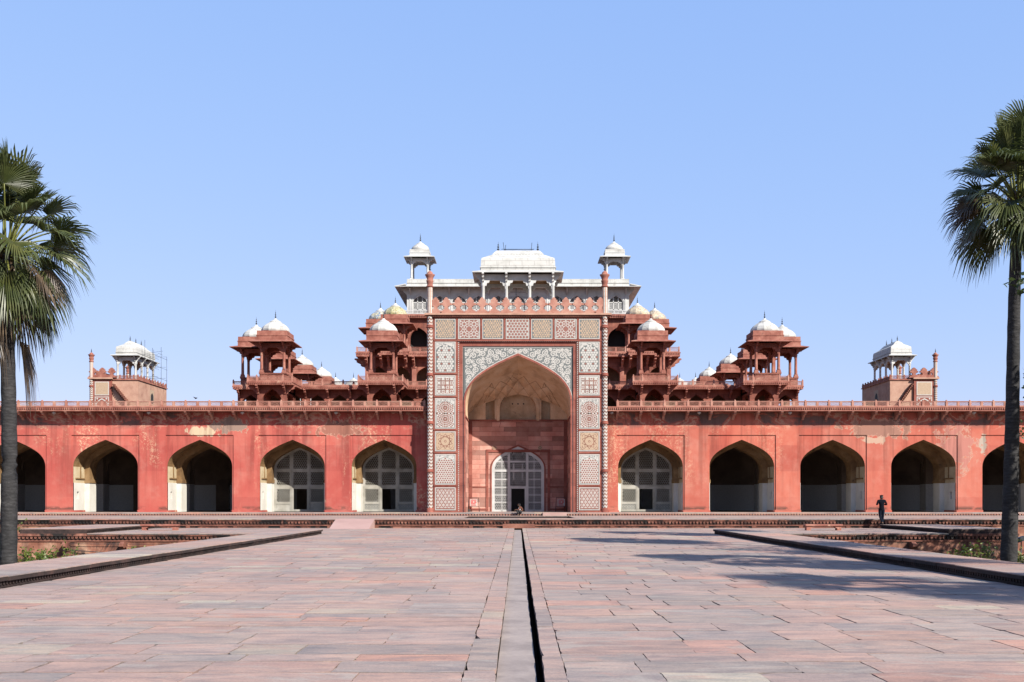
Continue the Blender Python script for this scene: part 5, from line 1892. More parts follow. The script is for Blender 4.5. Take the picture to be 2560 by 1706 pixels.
# ------------------------------------------------------------------ white roof pavilions
def pavilion(name, label, loc, rz, nL=4, L=5.3, Wd=2.5, hcol=2.5):
    t = thing(name, label, 'pavilion', loc, rz, 'white roof pavilions')
    c = MB()
    cw = .26
    c.box(-cw * .8, cw * .8, -cw * .8, cw * .8, 0, .25)
    c.lathe([(cw * .6, .25), (cw * .52, .4), (cw * .48, hcol * .84), (cw * .7, hcol * .88), (cw * .55, hcol * .92), (cw * .8, hcol)], 8, rot=math.pi / 8)
    me = c.mesh('column', [M['marble']])
    xs = [-L / 2 + L * i / (nL - 1) for i in range(nL)]
    for x in xs:
        for s in (-1, 1): put('column', me, t, (x, s * Wd / 2, 0))
    l = MB()
    for a, b in zip(xs, xs[1:]):
        for s in (-1, 1): cusp_beam(l, a, b, s * Wd / 2 - .1, s * Wd / 2 + .1, hcol + .05, hcol + .5, 'y')
    for x in (xs[0], xs[-1]): cusp_beam(l, -Wd / 2, Wd / 2, x - .1, x + .1, hcol + .05, hcol + .5, 'x')
    l.build('lintel', M['marble'], t)
    l = MB(); l.box(-L / 2, L / 2, -Wd / 2 + .11, Wd / 2 - .11, hcol + .30, hcol + .52); l.build('ceiling', M['ochre'], t)  # dark ochre instead of marble paints the interior shade onto the ceiling
    ze = hcol + .55
    ex, ey = L / 2 + .8, Wd / 2 + .62
    for x in xs:
        for s in (-1, 1):
            b = MB()
            pr = [(0, ze), (.52, ze), (.52, ze - .1), (.38, ze - .2), (.34, ze - .34), (.2, ze - .42), (.14, ze - .6), (0, ze - .72)]
            b.prism([(s * (Wd / 2 + .1 + a), q) for a, q in pr], 'x', x - .08, x + .08)
            if abs(x) > L / 2 - .01: b.prism([(math.copysign(abs(x) + .1 + a, x), q) for a, q in pr], 'y', s * Wd / 2 - .08, s * Wd / 2 + .08)
            b.build('bracket', M['marble'], t, fix=True)
    e = MB()
    bx, by = L / 2 + .18, Wd / 2 + .18
    def ring4(x, y, z): return [(-x, -y, z), (x, -y, z), (x, y, z), (-x, y, z)]
    def loft(mb, levels):
        for A, B in zip(levels, levels[1:]):
            for k in range(4): mb.poly([A[k], A[(k + 1) % 4], B[(k + 1) % 4], B[k]])
        mb.poly(levels[-1]); mb.poly(levels[0][::-1])
    loft(e, [ring4(bx, by, ze + .1), ring4(ex, ey, ze), ring4(ex, ey, ze + .08), ring4(bx, by, ze + .24)])
    e.build('eave', M['marble'], t)
    r = MB()
    loft(r, [ring4(bx, by, ze + .2), ring4(bx, by, ze + .44)])
    loft(r, [ring4(bx + .06, by + .06, ze + .44), ring4(bx + .06, by + .06, ze + .50)])
    loft(r, [ring4(bx, by, ze + .50), ring4(bx - .02, by - .02, ze + .95), ring4(bx - .06, by - .05, ze + 1.18), ring4(bx - .45, by * .66, ze + 1.42), ring4(bx - .92, by * .42, ze + 1.64)])
    loft(r, [ring4(bx - .86, by * .46, ze + 1.62), ring4(bx - .88, by * .44, ze + 1.68), ring4(bx - 1.12, by * .20, ze + 1.98), ring4(bx - 1.22, by * .10, ze + 2.06)])
    ro = r.build('roof', M['white'], t)
    q = MB()
    nx = 17
    for k in range(nx):
        x = -(bx - .95) + 2 * (bx - .95) * k / (nx - 1)
        for s in (-1, 1):
            q.lathe([(.0, 0), (.05, .02), (.05, .06), (.0, .08)], 5, (x, s * (by * .47), ze + 1.55))
            q.box(x - .012, x + .012, s * by * .44 - .012, s * by * .44 + .012, ze + 1.62, ze + 1.66)
    q.build('petal_edge', M['marble'], ro)
    for x in (-(bx - 1.3), bx - 1.3) if nL == 4 and rz == 0 else (-(bx - 1.3), 0, bx - 1.3):
        f = MB(); f.lathe([(a * 1.15, b * .85) for a, b in FIN], 8, (x, 0, ze + 2.04)); f.build('finial', M['iron'], t)
    return t


zr0 = PH + .1
pvz = PZ(681, 76.2) - 3.15
PVM = pavilion('roof_pavilion', 'long white pavilion standing on the portal roof behind the pierced parapet', (0, 77.6, pvz - .0), 0)
pb = MB(); pb.box(-3.2, 3.2, 76.2, 79.0, zr0, pvz); o = pb.build('pavilion_base', M['marble'], PVM, True)


def scaffold(label, loc, poles, rails, rz=0):
    t = thing('scaffolding', label, 'scaffolding', loc, rz, 'dark tube scaffoldings')
    for a, b in poles:
        m = MB(); m.tube([a, b], .022, 6); m.build('pole', M['iron'], t)
    for a, b in rails:
        m = MB(); m.tube([a, b], .017, 6); m.build('rail', M['iron'], t)
    return t


scaffold('dark tube scaffolding inside the white pavilion on the portal roof', (0, 80.4, zr0), [((x, y, 0), (x, y, h)) for x, y, h in ((-1.05, 0, 3.6), (1.0, 0, 3.6), (-.15, -1, 5.2), (-1.05, 1, 3.6), (1.0, 1, 3.6))],
         [((-1.2, 0, z), (1.15, 0, z)) for z in (1.0, 1.6, 2.15, 2.6, 3.0)] + [((-1.05, 0, .9), (1.0, 0, 2.7))])
scaffold('dark tube frame lashed across the ridge of the portal roof pavilion', (0, 77.9, pvz + 5.1), [((-1.05, 0, 0), (-1.15, 0, .75)), ((-1.0, 0, 0), (-.95, 0, .55)), ((1.0, 0, -.1), (1.08, 0, .72)), ((1.1, 0, .1), (.75, -.5, -.35))],
         [((-1.3, 0, .22), (1.25, 0, .22)), ((-1.1, -.04, .16), (1.2, -.04, .16))])


# ------------------------------------------------------------------ side portals of the tomb, far left and far right
def side_gate(sgn):
    left = sgn < 0
    yn, yf = 121.0, 130.8
    X = lambda p: PX(p, yn)
    xo, xm_, xi = (-51.1, -48.85, -45.75) if left else (50.0, 47.6, 44.8)
    t = thing('side_portal', ('sunlit tan and red side portal with arched window above the far left arcade' if left else 'half shaded tan and red side portal above the far right arcade'), 'portal', (-48.4 if left else 47.4, 126, 8.4))
    zb, ztw = 8.4, PZ(951, yn)
    b = MB()
    b.box(*sorted((xm_, xi)), yn, yf, zb, ztw)
    b.build('block_wall', M['tan'], t, True)
    w_ = MB()                                       # arched window on the inner face
    yc = 125.6
    xw = xi - sgn * .02
    P = arch_curve(yc, .45, 14.5, 15.05)
    w_.poly([(xw, P[0][0], 13.7)] + [(xw, p[0], p[1]) for p in P] + [(xw, P[-1][0], 13.7)], 0)
    w_.poly([(xi - sgn * .01, yc - .7, 13.5), (xi - sgn * .01, yc + .7, 13.5), (xi - sgn * .01, yc + .7, 15.4), (xi - sgn * .01, yc - .7, 15.4)], 1)
    w_.build('window', [M['dark'], M['inlay_tan']], t, True)
    f = MB()
    f.box(*sorted((xo + sgn * .0, xm_)), yn - .25, yf + 1.5, zb, ztw + .1)
    f.build('flank', M['portal_red'], t, True)
    p = MB()
    a, c = sorted((xo - sgn * .25, xm_ + sgn * .3))
    yq = yn - .25
    p.box(a, c, yq - .03, yq, 14.25, ztw - .2, 0); p.poly([(a + .1, yq - .033, 14.35), (c - .1, yq - .033, 14.35), (c - .1, yq - .033, ztw - .3), (a + .1, yq - .033, ztw - .3)], 1)
    p.box(a, c, yq - .03, yq, 9.8, 14.1, 0); p.poly([(a + .1, yq - .033, 9.8), (c - .1, yq - .033, 9.8), (c - .1, yq - .033, 14.0), (a + .1, yq - .033, 14.0)], 2)
    arch_band(p, (a + c) / 2, (c - a) / 2 - .25, 9.8, 13.1, 13.75, .12, yq - .03, .02, 0)
    for q in (a + .3, c - .3): star(p, (q, 13.85), .14, .08, 6, yq - .04, 0)
    p.build('inlay_panel', [M['inlay_white'], M['inlay_tan'], M['portal_red']], t, True)
    cn = MB()
    cn.box(*sorted((xo + sgn * .55, xm_ - sgn * .15)), yn - .5, yf + 1.8, ztw + .1, ztw + .28)
    cn.build('cornice', M['tan'], t, True)
    mr = MB()
    z0 = ztw + .28
    x0, x1 = sorted((xo, xm_))
    for k in range(3):
        merlon(mr, x0 + (x1 - x0) * k / 2, z0, 1.2, (x1 - x0) / 2, yn - .3, yn - .05)
    for k in range(10):
        yk = yn + 1.1 + k * 1.1
        mr.box(*sorted((xo + sgn * .1, xo - sgn * .1)), yk - .35, yk + .35, z0 + .0, z0 + 1.0)
    mr.box(x0 - .1, x1 + .1, yn - .28, yn - .07, z0, z0 + .35)
    mr.build('parapet', M['red_trim'], t, True)
    chevron(t, xo + sgn * .18, yn - .2, zb + .3, ztw + .1, .22, topz=19.4)
    chevron(t, xo + sgn * .18, yf + 1.4, zb + .3, ztw + .1, .22, topz=19.4)
    # railing round the block
    r = MB()
    r.box(*sorted((xm_, xi + -sgn * .12)), yn - .12, yf + .12, ztw, ztw + .1)
    for (a, b2, axis) in ((xm_, xi, 'x'),):
        a, b2 = sorted((a, b2))
        r.box(a, b2, yn - .04, yn + .04, ztw + .1, ztw + .16); r.box(a, b2, yn - .04, yn + .04, ztw + .50, ztw + .56)
        x = a + .1
        while x < b2:
            r.box(x - .07, x + .07, yn - .06, yn + .06, ztw + .1, ztw + .66); hexnet(r, x + .07, min(x + .75, b2), ztw + .16, ztw + .5, yn - .02, .08, .04, .04); x += .82
    y_ = yn
    r.box(xi - .04, xi + .04, yn, yf, ztw + .1, ztw + .5)
    while y_ < yf:
        r.box(xi - .07, xi + .07, y_ - .07, y_ + .07, ztw + .1, ztw + .68); y_ += .95
    r.build('railing', M['red_trim'], t, True)
    s = MB()                                        # stair climbing the near wall
    n = 12
    xs0, xs1 = xi + sgn * .9, xm_ - sgn * .25
    for k in range(n):
        xa = xs0 + (xs1 - xs0) * k / n; xb = xs0 + (xs1 - xs0) * (k + 1) / n
        zt_ = 13.2 + (15.6 - 13.2) * (k + 1) / n
        s.box(*sorted((xa, xb)), yn - .75, yn, zt_ - .16, zt_)
        s.prism([(yn - .6, zt_ - .16), (yn, zt_ - .16), (yn, zt_ - .7)], 'x', *sorted((xa + sgn * .02, xa + sgn * .12)))
    s.build('stair', M['red_dark'], t, True)
    pv_ = pavilion('roof_pavilion', ('white pavilion with scaffolding on the far left side portal' if left else 'white pavilion on the far right side portal'), (-48.0 if left else 46.95, 126.2, ztw + .1), RAD(90), 4, 5.9, 2.2, 2.55)
    return t, ztw


GL, zg = side_gate(-1)
GR, _ = side_gate(1)
pol = []
for x, y_, h in ((0, 0, 5.4), (0, 2.6, 4.8), (1.1, 0, 4.2), (1.1, 2.6, 4.9), (1.1, 4.6, 4.0)): pol.append(((x, y_, 0), (x, y_, h)))
rl = []
for z in (.9, 2.3, 3.6):
    rl += [((0, -.4, z), (0, 4.8, z + .05)), ((1.1, -.4, z), (1.1, 4.8, z - .03)), ((-.3, 2.6, z + .06), (1.7, 2.6, z + .06)), ((-.3, 0, z - .05), (1.6, 0, z - .05))]
rl += [((0, 0, 3.7), (1.3, 2.6, 4.4)), ((1.3, 2.6, 3.9), (0, 4.6, 4.4))]
scaffold('dark tube scaffolding beside the far left pavilion', (-46.2, 124.4, zg), pol, rl)
# ------------------------------------------------------------------ palms, trees, shrubs
M['trunk'] = None


def trunk_mat():
    t = NT('palm_trunk', 0.9)
    x = t.xyz()
    zz = t.math('ADD', x[2], t.math('MULTIPLY', t.noise(t.pos((1, 1, 1)), 2.5, 4, .6), 0.22))
    wv = t.math('FRACT', t.math('MULTIPLY', zz, 11.0))
    n = t.noise(t.pos((1, 1, 3)), 4, 6, .7)
    c = t.ramp(n, [(.3, (0.026, 0.025, 0.026, 1)), (.55, (0.055, 0.053, 0.054, 1)), (.75, (0.10, 0.096, 0.094, 1))])
    c = t.mix(t.ramp(wv, [(0.0, 0.75), (0.22, 0.0), (0.9, 0.0), (1.0, .75)]), c, (0.022, 0.02, 0.019, 1))
    t.bump(wv, 0.7, 0.04)
    return t.color(c)


M['trunk'] = trunk_mat()


def leaf_mat(name, a, b, c, trans=0.35):
    t = NT(name, 0.42, 0.45)
    n = t.noise(t.pos((1, 1, 1)), 2.2, 4, .6)
    col = t.ramp(n, [(.3, a), (.5, b), (.7, c)])
    t.color(col)
    tr = t.n('ShaderNodeBsdfTranslucent', Color=col)
    mx = t.n('ShaderNodeMixShader', Fac=trans)
    t.t.links.new(t.b.outputs[0], mx.inputs[1]); t.t.links.new(tr.outputs[0], mx.inputs[2])
    t.t.links.new(mx.outputs[0], t.t.nodes['Material Output'].inputs[0])
    return t.m


M['frond'] = leaf_mat('palm_frond', (0.040, 0.056, 0.016, 1), (0.075, 0.092, 0.026, 1), (0.14, 0.145, 0.048, 1), .28)
M['deadfrond'] = leaf_mat('dry_frond', (0.05, 0.035, 0.022, 1), (0.11, 0.075, 0.045, 1), (0.21, 0.15, 0.095, 1), .2)
M['petiole'] = plain('petiole', (0.15, 0.16, 0.035, 1), .5)
M['leaf'] = leaf_mat('shrub_leaf', (0.06, 0.10, 0.015, 1), (0.11, 0.16, 0.025, 1), (0.20, 0.22, 0.04, 1), .35)
M['treeleaf'] = leaf_mat('tree_leaf', (0.03, 0.05, 0.012, 1), (0.05, 0.08, 0.02, 1), (0.08, 0.11, 0.03, 1), .3)
M['bark'] = stone('bark', [(0.06, 0.045, 0.035, 1), (0.11, 0.085, 0.065, 1), (0.16, 0.13, 0.10, 1)], 3, (1, 1, .3))


def fan(mb, base, az, el, pet, rad, nseg, spread, droop, rr, m, mpet, tipbend=0.25):
    """costapalmate fan leaf: arching stalk, fused pleated blade, free drooping tips"""
    d0 = Vector((math.cos(az) * math.cos(el), math.sin(az) * math.cos(el), math.sin(el)))
    pts = []
    p = Vector(base); d = d0.copy()
    n = 6
    for k in range(n + 1):
        pts.append(p.copy())
        p = p + d * (pet / n)
        d = (d + Vector((0, 0, -droop / n))).normalized()
    mb.tube(pts, [.035 * (1 - .55 * k / n) for k in range(n + 1)], 5, mpet)
    hub = pts[-1]
    side = d.cross(Vector((0, 0, 1)))
    if side.length < .05: side = Vector((math.sin(az), -math.cos(az), 0))
    side.normalize()
    up = side.cross(d).normalized()
    roll = rr.uniform(-.5, .5)
    side, up = side * math.cos(roll) + up * math.sin(roll), up * math.cos(roll) - side * math.sin(roll)
    fold = rr.uniform(.25, .5)
    for k in range(nseg):
        a = (-.5 + (k + .5) / nseg) * spread
        da = spread / nseg * .5
        L = rad * (.72 + .28 * math.cos(a * .75)) * rr.uniform(.9, 1.06)
        def P(ang, r_, lift=0.0):
            v = d * math.cos(ang) + side * math.sin(ang)
            q = hub + v * r_ + up * (abs(math.sin(ang)) * r_ * fold + lift)
            q.z -= droop * .30 * (r_ / rad) ** 2 * rad
            return q
        rm = L * rr.uniform(.40, .52)
        wv = 1.0
        A, B, C = P(a - da * wv, rm), P(a + da * wv, rm), P(a, rm * .98, .022)
        A2, B2 = P(a - da * .55, L * .80), P(a + da * .55, L * .80)
        sag = tipbend * rr.uniform(.5, 1.5)
        for q in (A2, B2): q.z -= sag * .26 * L
        T = P(a + rr.uniform(-.04, .04), L); T.z -= sag * .85 * L
        mb.poly([hub, A, C], m); mb.poly([hub, C, B], m)
        mb.poly([A, A2, C], m); mb.poly([C, A2, B2], m); mb.poly([C, B2, B], m)
        mb.poly([A2, T, B2], m)


def palm(label, x, y, head, top_r, lean, seed, rbase=.26, rtop=.17, nleaf=34, ndead=14, group='palms beside the causeway', R_=1.15, pet=1.15, gz=GZ, elmin=-32, dk=1.0):
    rr = random.Random(seed)
    t = thing('palm_tree', label, 'palm', (x, y, gz), 0, group)
    tb = MB()
    n = 40
    pts, rad = [], []
    H_ = head - gz
    for k in range(n + 1):
        u = k / n
        pts.append((lean[0] * u ** 1.5 + .03 * math.sin(u * 6 + seed), lean[1] * u ** 1.5, H_ * u))
        rad.append((rbase + (rtop - rbase) * u ** .8 + .14 * max(0, .09 - u)) * (1 + .03 * math.sin(k * 2.3)))
    tb.tube(pts, rad, 18)
    tb.build('trunk', M['trunk'], t)
    top = Vector(pts[-1])
    cr = MB()
    for k in range(nleaf):
        u = k / (nleaf - 1)
        el = RAD(88 - (88 - elmin) * u ** 1.0 + rr.uniform(-13, 13))
        az = k * 2.39996 + rr.uniform(-.3, .3)
        b = top + Vector((math.cos(az) * .12, math.sin(az) * .12, .35 - .55 * u))
        fan(cr, b, az, el, pet * rr.uniform(.85, 1.15) * (1.5 - .75 * u), R_ * rr.uniform(.88, 1.18) * (1.1 - .15 * u), 44, RAD(rr.uniform(200, 265)), (.22 + .75 * u) * dk, rr, 0 if rr.random() > .04 + .22 * u ** 2 else 2, 1, .12 + .5 * u * dk)
    cr.build('crown', [M['frond'], M['petiole'], M['deadfrond']], t)
    dd = MB()
    for k in range(ndead):
        az = k * 2.39996 + 1 + rr.uniform(-.4, .4)
        el = RAD(rr.uniform(-65, -20))
        z = -rr.uniform(.1, 1.0) if k < ndead - 3 else -rr.uniform(1.2, 2.0)
        b = top + Vector((math.cos(az) * .15, math.sin(az) * .15, z))
        fan(dd, b, az, el, pet * rr.uniform(.5, .9) if k < ndead - 3 else .45, R_ * rr.uniform(.75, 1.0), 24, RAD(rr.uniform(80, 150)), 1.5, rr, 0, 0, .9)
    dd.build('dead_fronds', [M['deadfrond']], t)
    fb = MB()
    for k in range(26):
        az = k * 2.39996
        b = top + Vector((math.cos(az) * .15, math.sin(az) * .15, -.7 + k * .04))
        fb.tube([b, b + Vector((math.cos(az) * .16, math.sin(az) * .16, .26))], [.05, .02], 5)
    fb.build('leaf_bases', M['deadfrond'], t)
    return t


PL_Y, PR_Y = 27.5, 29.2
palm('fan palm with a full green crown and hanging dry fronds at the left edge', PX(22, PL_Y), PL_Y, PZ(640, PL_Y), 1, (-.05, 0), 5, .24, .165, 60, 7, R_=1.05, pet=1.05, elmin=-48)
palm('taller dark fan palm with a leaning trunk at the right edge', PX(2520, PR_Y), PR_Y, PZ(512, PR_Y), 1, (.36, .1), 12, .25, .145, 58, 0, R_=1.0, pet=1.05, elmin=-20, dk=.75)
palm('fan palm outside the frame on the right whose crown shades the near paving', 15.1, 17.4, 8.8, 1, (0, 0), 23, nleaf=34, ndead=12)
palm('fan palm outside the frame on the right, nearest to the camera', 15.8, 9.6, 8.6, 1, (0, 0), 31, nleaf=30, ndead=8)
palm('very tall fan palm outside the frame on the right behind the other palms', 19.6, 35.2, 13.0, 1, (0, 0), 41, nleaf=34, ndead=10)


def broadleaf(label, x, y, h, r, seed):
    rr = random.Random(seed)
    t = thing('broadleaf_tree', label, 'tree', (x, y, GZ), 0, 'garden trees right of the causeway')
    tb = MB()
    tb.tube([(0, 0, 0), (.1, 0, h * .25), (0, .1, h * .5)], [.32, .24, .16], 10)
    tips = []
    for k in range(9):
        a = k * 2.4; e = rr.uniform(.3, 1.2)
        p0 = Vector((0, 0, h * rr.uniform(.25, .5)))
        p2 = Vector((math.cos(a) * r * rr.uniform(.4, .8), math.sin(a) * r * rr.uniform(.4, .8), h * rr.uniform(.5, .9)))
        tb.tube([p0, (p0 + p2) / 2 + Vector((0, 0, .3)), p2], [.12, .08, .03], 6)
        tips.append(p2)
    tb.build('trunk', M['bark'], t)
    c = MB()
    for k in range(60):
        b = rr.choice(tips) + Vector((rr.gauss(0, r * .3), rr.gauss(0, r * .3), rr.gauss(0, r * .22)))
        cs = rr.uniform(.4, .9)
        for q in range(70):
            p = b + Vector((rr.gauss(0, cs * .5), rr.gauss(0, cs * .5), rr.gauss(0, cs * .4)))
            u = Vector((rr.gauss(0, 1), rr.gauss(0, 1), rr.gauss(0, .6))).normalized() * .12
            v = u.cross(Vector((rr.gauss(0, 1), rr.gauss(0, 1), rr.gauss(0, 1)))).normalized() * .06
            c.poly([p - u, p + v, p + u, p - v])
    c.build('crown', M['treeleaf'], t)
    return t


broadleaf('broad dark garden tree outside the frame on the right shading the far kerb', 31.2, 48.2, 12.5, 4.8, 3)
broadleaf('broad garden tree outside the frame on the right shading the retaining wall', 25.8, 42.5, 9.5, 3.6, 9)
broadleaf('slim garden tree outside the frame on the right between the two palms', 15.8, 24.3, 10.5, 2.5, 15)
broadleaf('small garden tree outside the frame on the right, nearest to the camera', 17.2, 15.2, 8.4, 1.9, 18)
broadleaf('leafy garden tree outside the frame on the right below the very tall palm', 19.4, 29.8, 10.5, 2.5, 21)


def shrub(label, x, y, z, w_, h, seed, n=260, name='shrub', mat='leaf', ls=.075):
    rr = random.Random(seed)
    t = thing(name, label, 'shrub', (x, y, z), 0, 'garden shrubs along the retaining walls')
    s = MB(); l = MB()
    for k in range(max(4, int(n / 26))):
        a = rr.uniform(0, 6.28); q = rr.uniform(.15, 1)
        tip = Vector((math.cos(a) * w_ * q, math.sin(a) * w_ * q * .7, h * rr.uniform(.55, 1.05)))
        m = tip * .5 + Vector((rr.gauss(0, .06), rr.gauss(0, .06), .1))
        s.tube([(0, 0, 0), m, tip], [.014, .01, .004], 5)
        for j in range(26):
            u = rr.uniform(.3, 1.05)
            p = (m * (1 - u) * 2 if u < .5 else m) * 0 + Vector((0, 0, 0)).lerp(tip, u) + Vector((rr.gauss(0, .09), rr.gauss(0, .09), rr.gauss(0, .07)))
            d = Vector((rr.gauss(0, 1), rr.gauss(0, 1), rr.gauss(0, .7))).normalized() * ls * rr.uniform(.7, 1.4)
            v = d.cross(Vector((rr.gauss(0, 1), rr.gauss(0, 1), rr.gauss(0, 1)))).normalized() * ls * .55
            l.poly([p - d, p - d * .1 + v, p + d, p - d * .1 - v])
    s.build('stems', M['bark'], t); l.build('foliage', M[mat], t)
    return t


def gx(p, y): return PX(p, y)


for i, (p, y, w_, h, n, lab) in enumerate([
    (118, 46.8, .9, .75, 420, 'bushy bright green shrub below the retaining wall, largest on the left'),
    (62, 46.0, .6, .8, 240, 'yellowish spindly shrub beside the left palm trunk'),
    (92, 44.5, .5, .62, 220, 'low green shrub at the kerb between the palm and the bushy one'),
    (182, 47.6, .55, 1.1, 110, 'thin straggly shrub with few leaves under the left water spout'),
    (330, 48.2, .55, .85, 220, 'green tuft growing at the wall foot far from the left palm'),
    (2455, 46.2, 1.15, 1.0, 460, 'leafy green shrub left of the right palm trunk, nearest to it'),
    (2385, 47.6, .7, .6, 200, 'low sparse shrub at the wall foot further left of the right palm'),
    (2556, 44.0, .9, 1.2, 320, 'green shrub right of the right palm trunk at the frame edge'),
    (8, 52.5, 1.2, 1.9, 420, 'dark shrub left of the left palm trunk at the frame edge')]):
    shrub(lab, gx(p, y), y, GZ, w_, h + .25, 50 + i, n)

# black floodlight on a stake beside the right palm
fl_ = thing('floodlight', 'small black floodlight on a stake right of the right palm trunk', 'lamp', (PX(2552, 46.5), 46.5, GZ))
m = MB(); m.tube([(0, 0, 0), (.02, 0, 1.35)], .025, 6); m.build('stake', M['iron'], fl_)
m = MB(); m.prism([(-.2, 1.3), (.16, 1.42), (.12, 1.62), (-.22, 1.5)], 'y', -.14, .1); m.build('lamp_head', M['iron'], fl_)
# slack cables along the left retaining wall
cb = MB()
for z0, z1, sg in ((-.78, -1.18, .05), (-.80, -1.02, .12), (-.50, -.52, .01)):
    cb.tube([(-22.2 + 11 * u, PLAT0 - .03, z0 + (z1 - z0) * min(1, u * 1.6) - sg * math.sin(math.pi * u)) for u in [k / 14 for k in range(15)]], .012, 5)
tag(cb.build('slack_cables', M['iron']), 'thin dark cables sagging along the left stained retaining wall', 'cables')

# little white lamps under the eaves
for i, (p, lab) in enumerate(((135, 'round white lamp under the eaves, second arch from the left palm'), (372, 'round white lamp under the eaves left of the flaked cream patch'), (606, 'round white lamp under the eaves between the open and screened left arches'), (840, 'round white lamp under the eaves between the two left screened arches'), (1529, 'round white lamp under the eaves nearest the portal on its right'), (1748, 'round white lamp under the eaves right of the right screened arch'), (1975, 'flat white lamp under the eaves in the middle of the right wing'), (2435, 'round white lamp under the eaves next to the right palm'))):
    o = thing('eave_lamp', lab, 'lamp', (PX(p, 74.35), 74.35, WTOP + .02), 0, 'small lamps under the eaves')
    q = MB(); q.lathe([(.02, 0), (.12, -.04), (.15, -.12), (.13, -.15), (.09, -.16)], 10); q.build('shade', M['inlay_white'], o)
    q = MB(); q.lathe([(.05, -.16), (.06, -.2), (.0, -.23)], 8); q.build('bulb', M['inlay_white'], o)

# one bird in flight over the left wing
bd = thing('bird', 'small dark bird flying just above the left balustrade', 'bird', (PX(490, 88), 88, PZ(996, 88)))
q = MB()
q.lathe([(.01, -.16), (.05, -.08), (.06, 0), (.045, .09), (.03, .13), (.005, .17)], 8)
for s in (-1, 1): q.poly([(0, 0, .07), (s * .16, .06, .05), (s * .34, .12, -.04), (s * .18, .05, -.06), (0, 0, -.06)])
b_ = q.build('body', M['iron'], bd); b_.rotation_euler = (RAD(80), 0, RAD(65))


# ------------------------------------------------------------------ people
def skinned(name, verts, edges, mat, parent, root=0, sub=2, flat=None):
    """one continuous body surface grown round a skeleton; verts = [(x, y, z, rx, ry)]"""
    me = bpy.data.meshes.new(name)
    me.from_pydata([v[:3] for v in verts], edges, [])
    me.materials.append(mat)
    o = put(name, me, parent)
    o.modifiers.new('Skin', 'SKIN')
    lay = me.skin_vertices[0].data if len(me.skin_vertices) else None
    for i, v in enumerate(verts):
        lay[i].radius = (v[3], v[4] if len(v) > 4 else v[3])
        lay[i].use_root = (i == root)
    sb_ = o.modifiers.new('Subdivision', 'SUBSURF')
    sb_.levels = sub; sb_.render_levels = sub
    for p in me.polygons: p.use_smooth = True
    dg = bpy.context.evaluated_depsgraph_get()
    ev_ = o.evaluated_get(dg)
    m2 = bpy.data.meshes.new_from_object(ev_)
    for p in m2.polygons: p.use_smooth = True
    o.modifiers.clear()
    o.data = m2
    return o


def hand(V, E, wrist, d, palm_dir, side):
    """palm and five bent fingers growing from vertex index wrist along d"""
    d = Vector(d).normalized(); n = Vector(palm_dir).normalized(); s = d.cross(n).normalized() * side
    w_ = Vector(V[wrist][:3])
    pc = w_ + d * .055
    V.append((*pc, .030, .020)); ip = len(V) - 1; E.append((wrist, ip))
    for k, (off, ln) in enumerate(((-.027, .062), (-.009, .074), (.009, .078), (.026, .070))):
        b = pc + d * .028 + s * off
        V.append((*b, .0095, .0095)); i0 = len(V) - 1; E.append((ip, i0))
        m_ = b + d * ln * .55 + n * ln * .18
        V.append((*m_, .0085, .0085)); i1 = len(V) - 1; E.append((i0, i1))
        e = m_ + d * ln * .3 + n * ln * .35
        V.append((*e, .0075, .0075)); E.append((i1, len(V) - 1))
    b = w_ + d * .03 + s * .034 + n * .01
    V.append((*b, .011, .011)); i0 = len(V) - 1; E.append((ip, i0))
    e = b + d * .035 + s * .012 + n * .02
    V.append((*e, .009, .009)); E.append((i0, len(V) - 1))


SKIN = plain('skin', (0.20, 0.105, 0.065, 1), .6)
NAVY = plain('navy_cloth', (0.004, 0.005, 0.010, 1), .95, .1)
JEAN = plain('dark_denim', (0.006, 0.010, 0.020, 1), .95, .1)
HAIR = plain('black_hair', (0.008, 0.007, 0.007, 1), .6)
SHOE = plain('dark_shoe', (0.015, 0.015, 0.017, 1), .6)
BROWN = plain('brown_cloth', (0.13, 0.05, 0.03, 1), .9)
SHIRT = plain('white_cloth', (0.70, 0.70, 0.70, 1), .9)
DARKC = plain('charcoal_cloth', (0.022, 0.024, 0.026, 1), .9)


def head_parts(t, c, fwd, k=1.0):
    """skull with jaw, nose, ears, eyes and mouth; hair as a cap of its own"""
    c = Vector(c); f = Vector(fwd).normalized(); s = f.cross(Vector((0, 0, 1))).normalized()
    return c, f, s


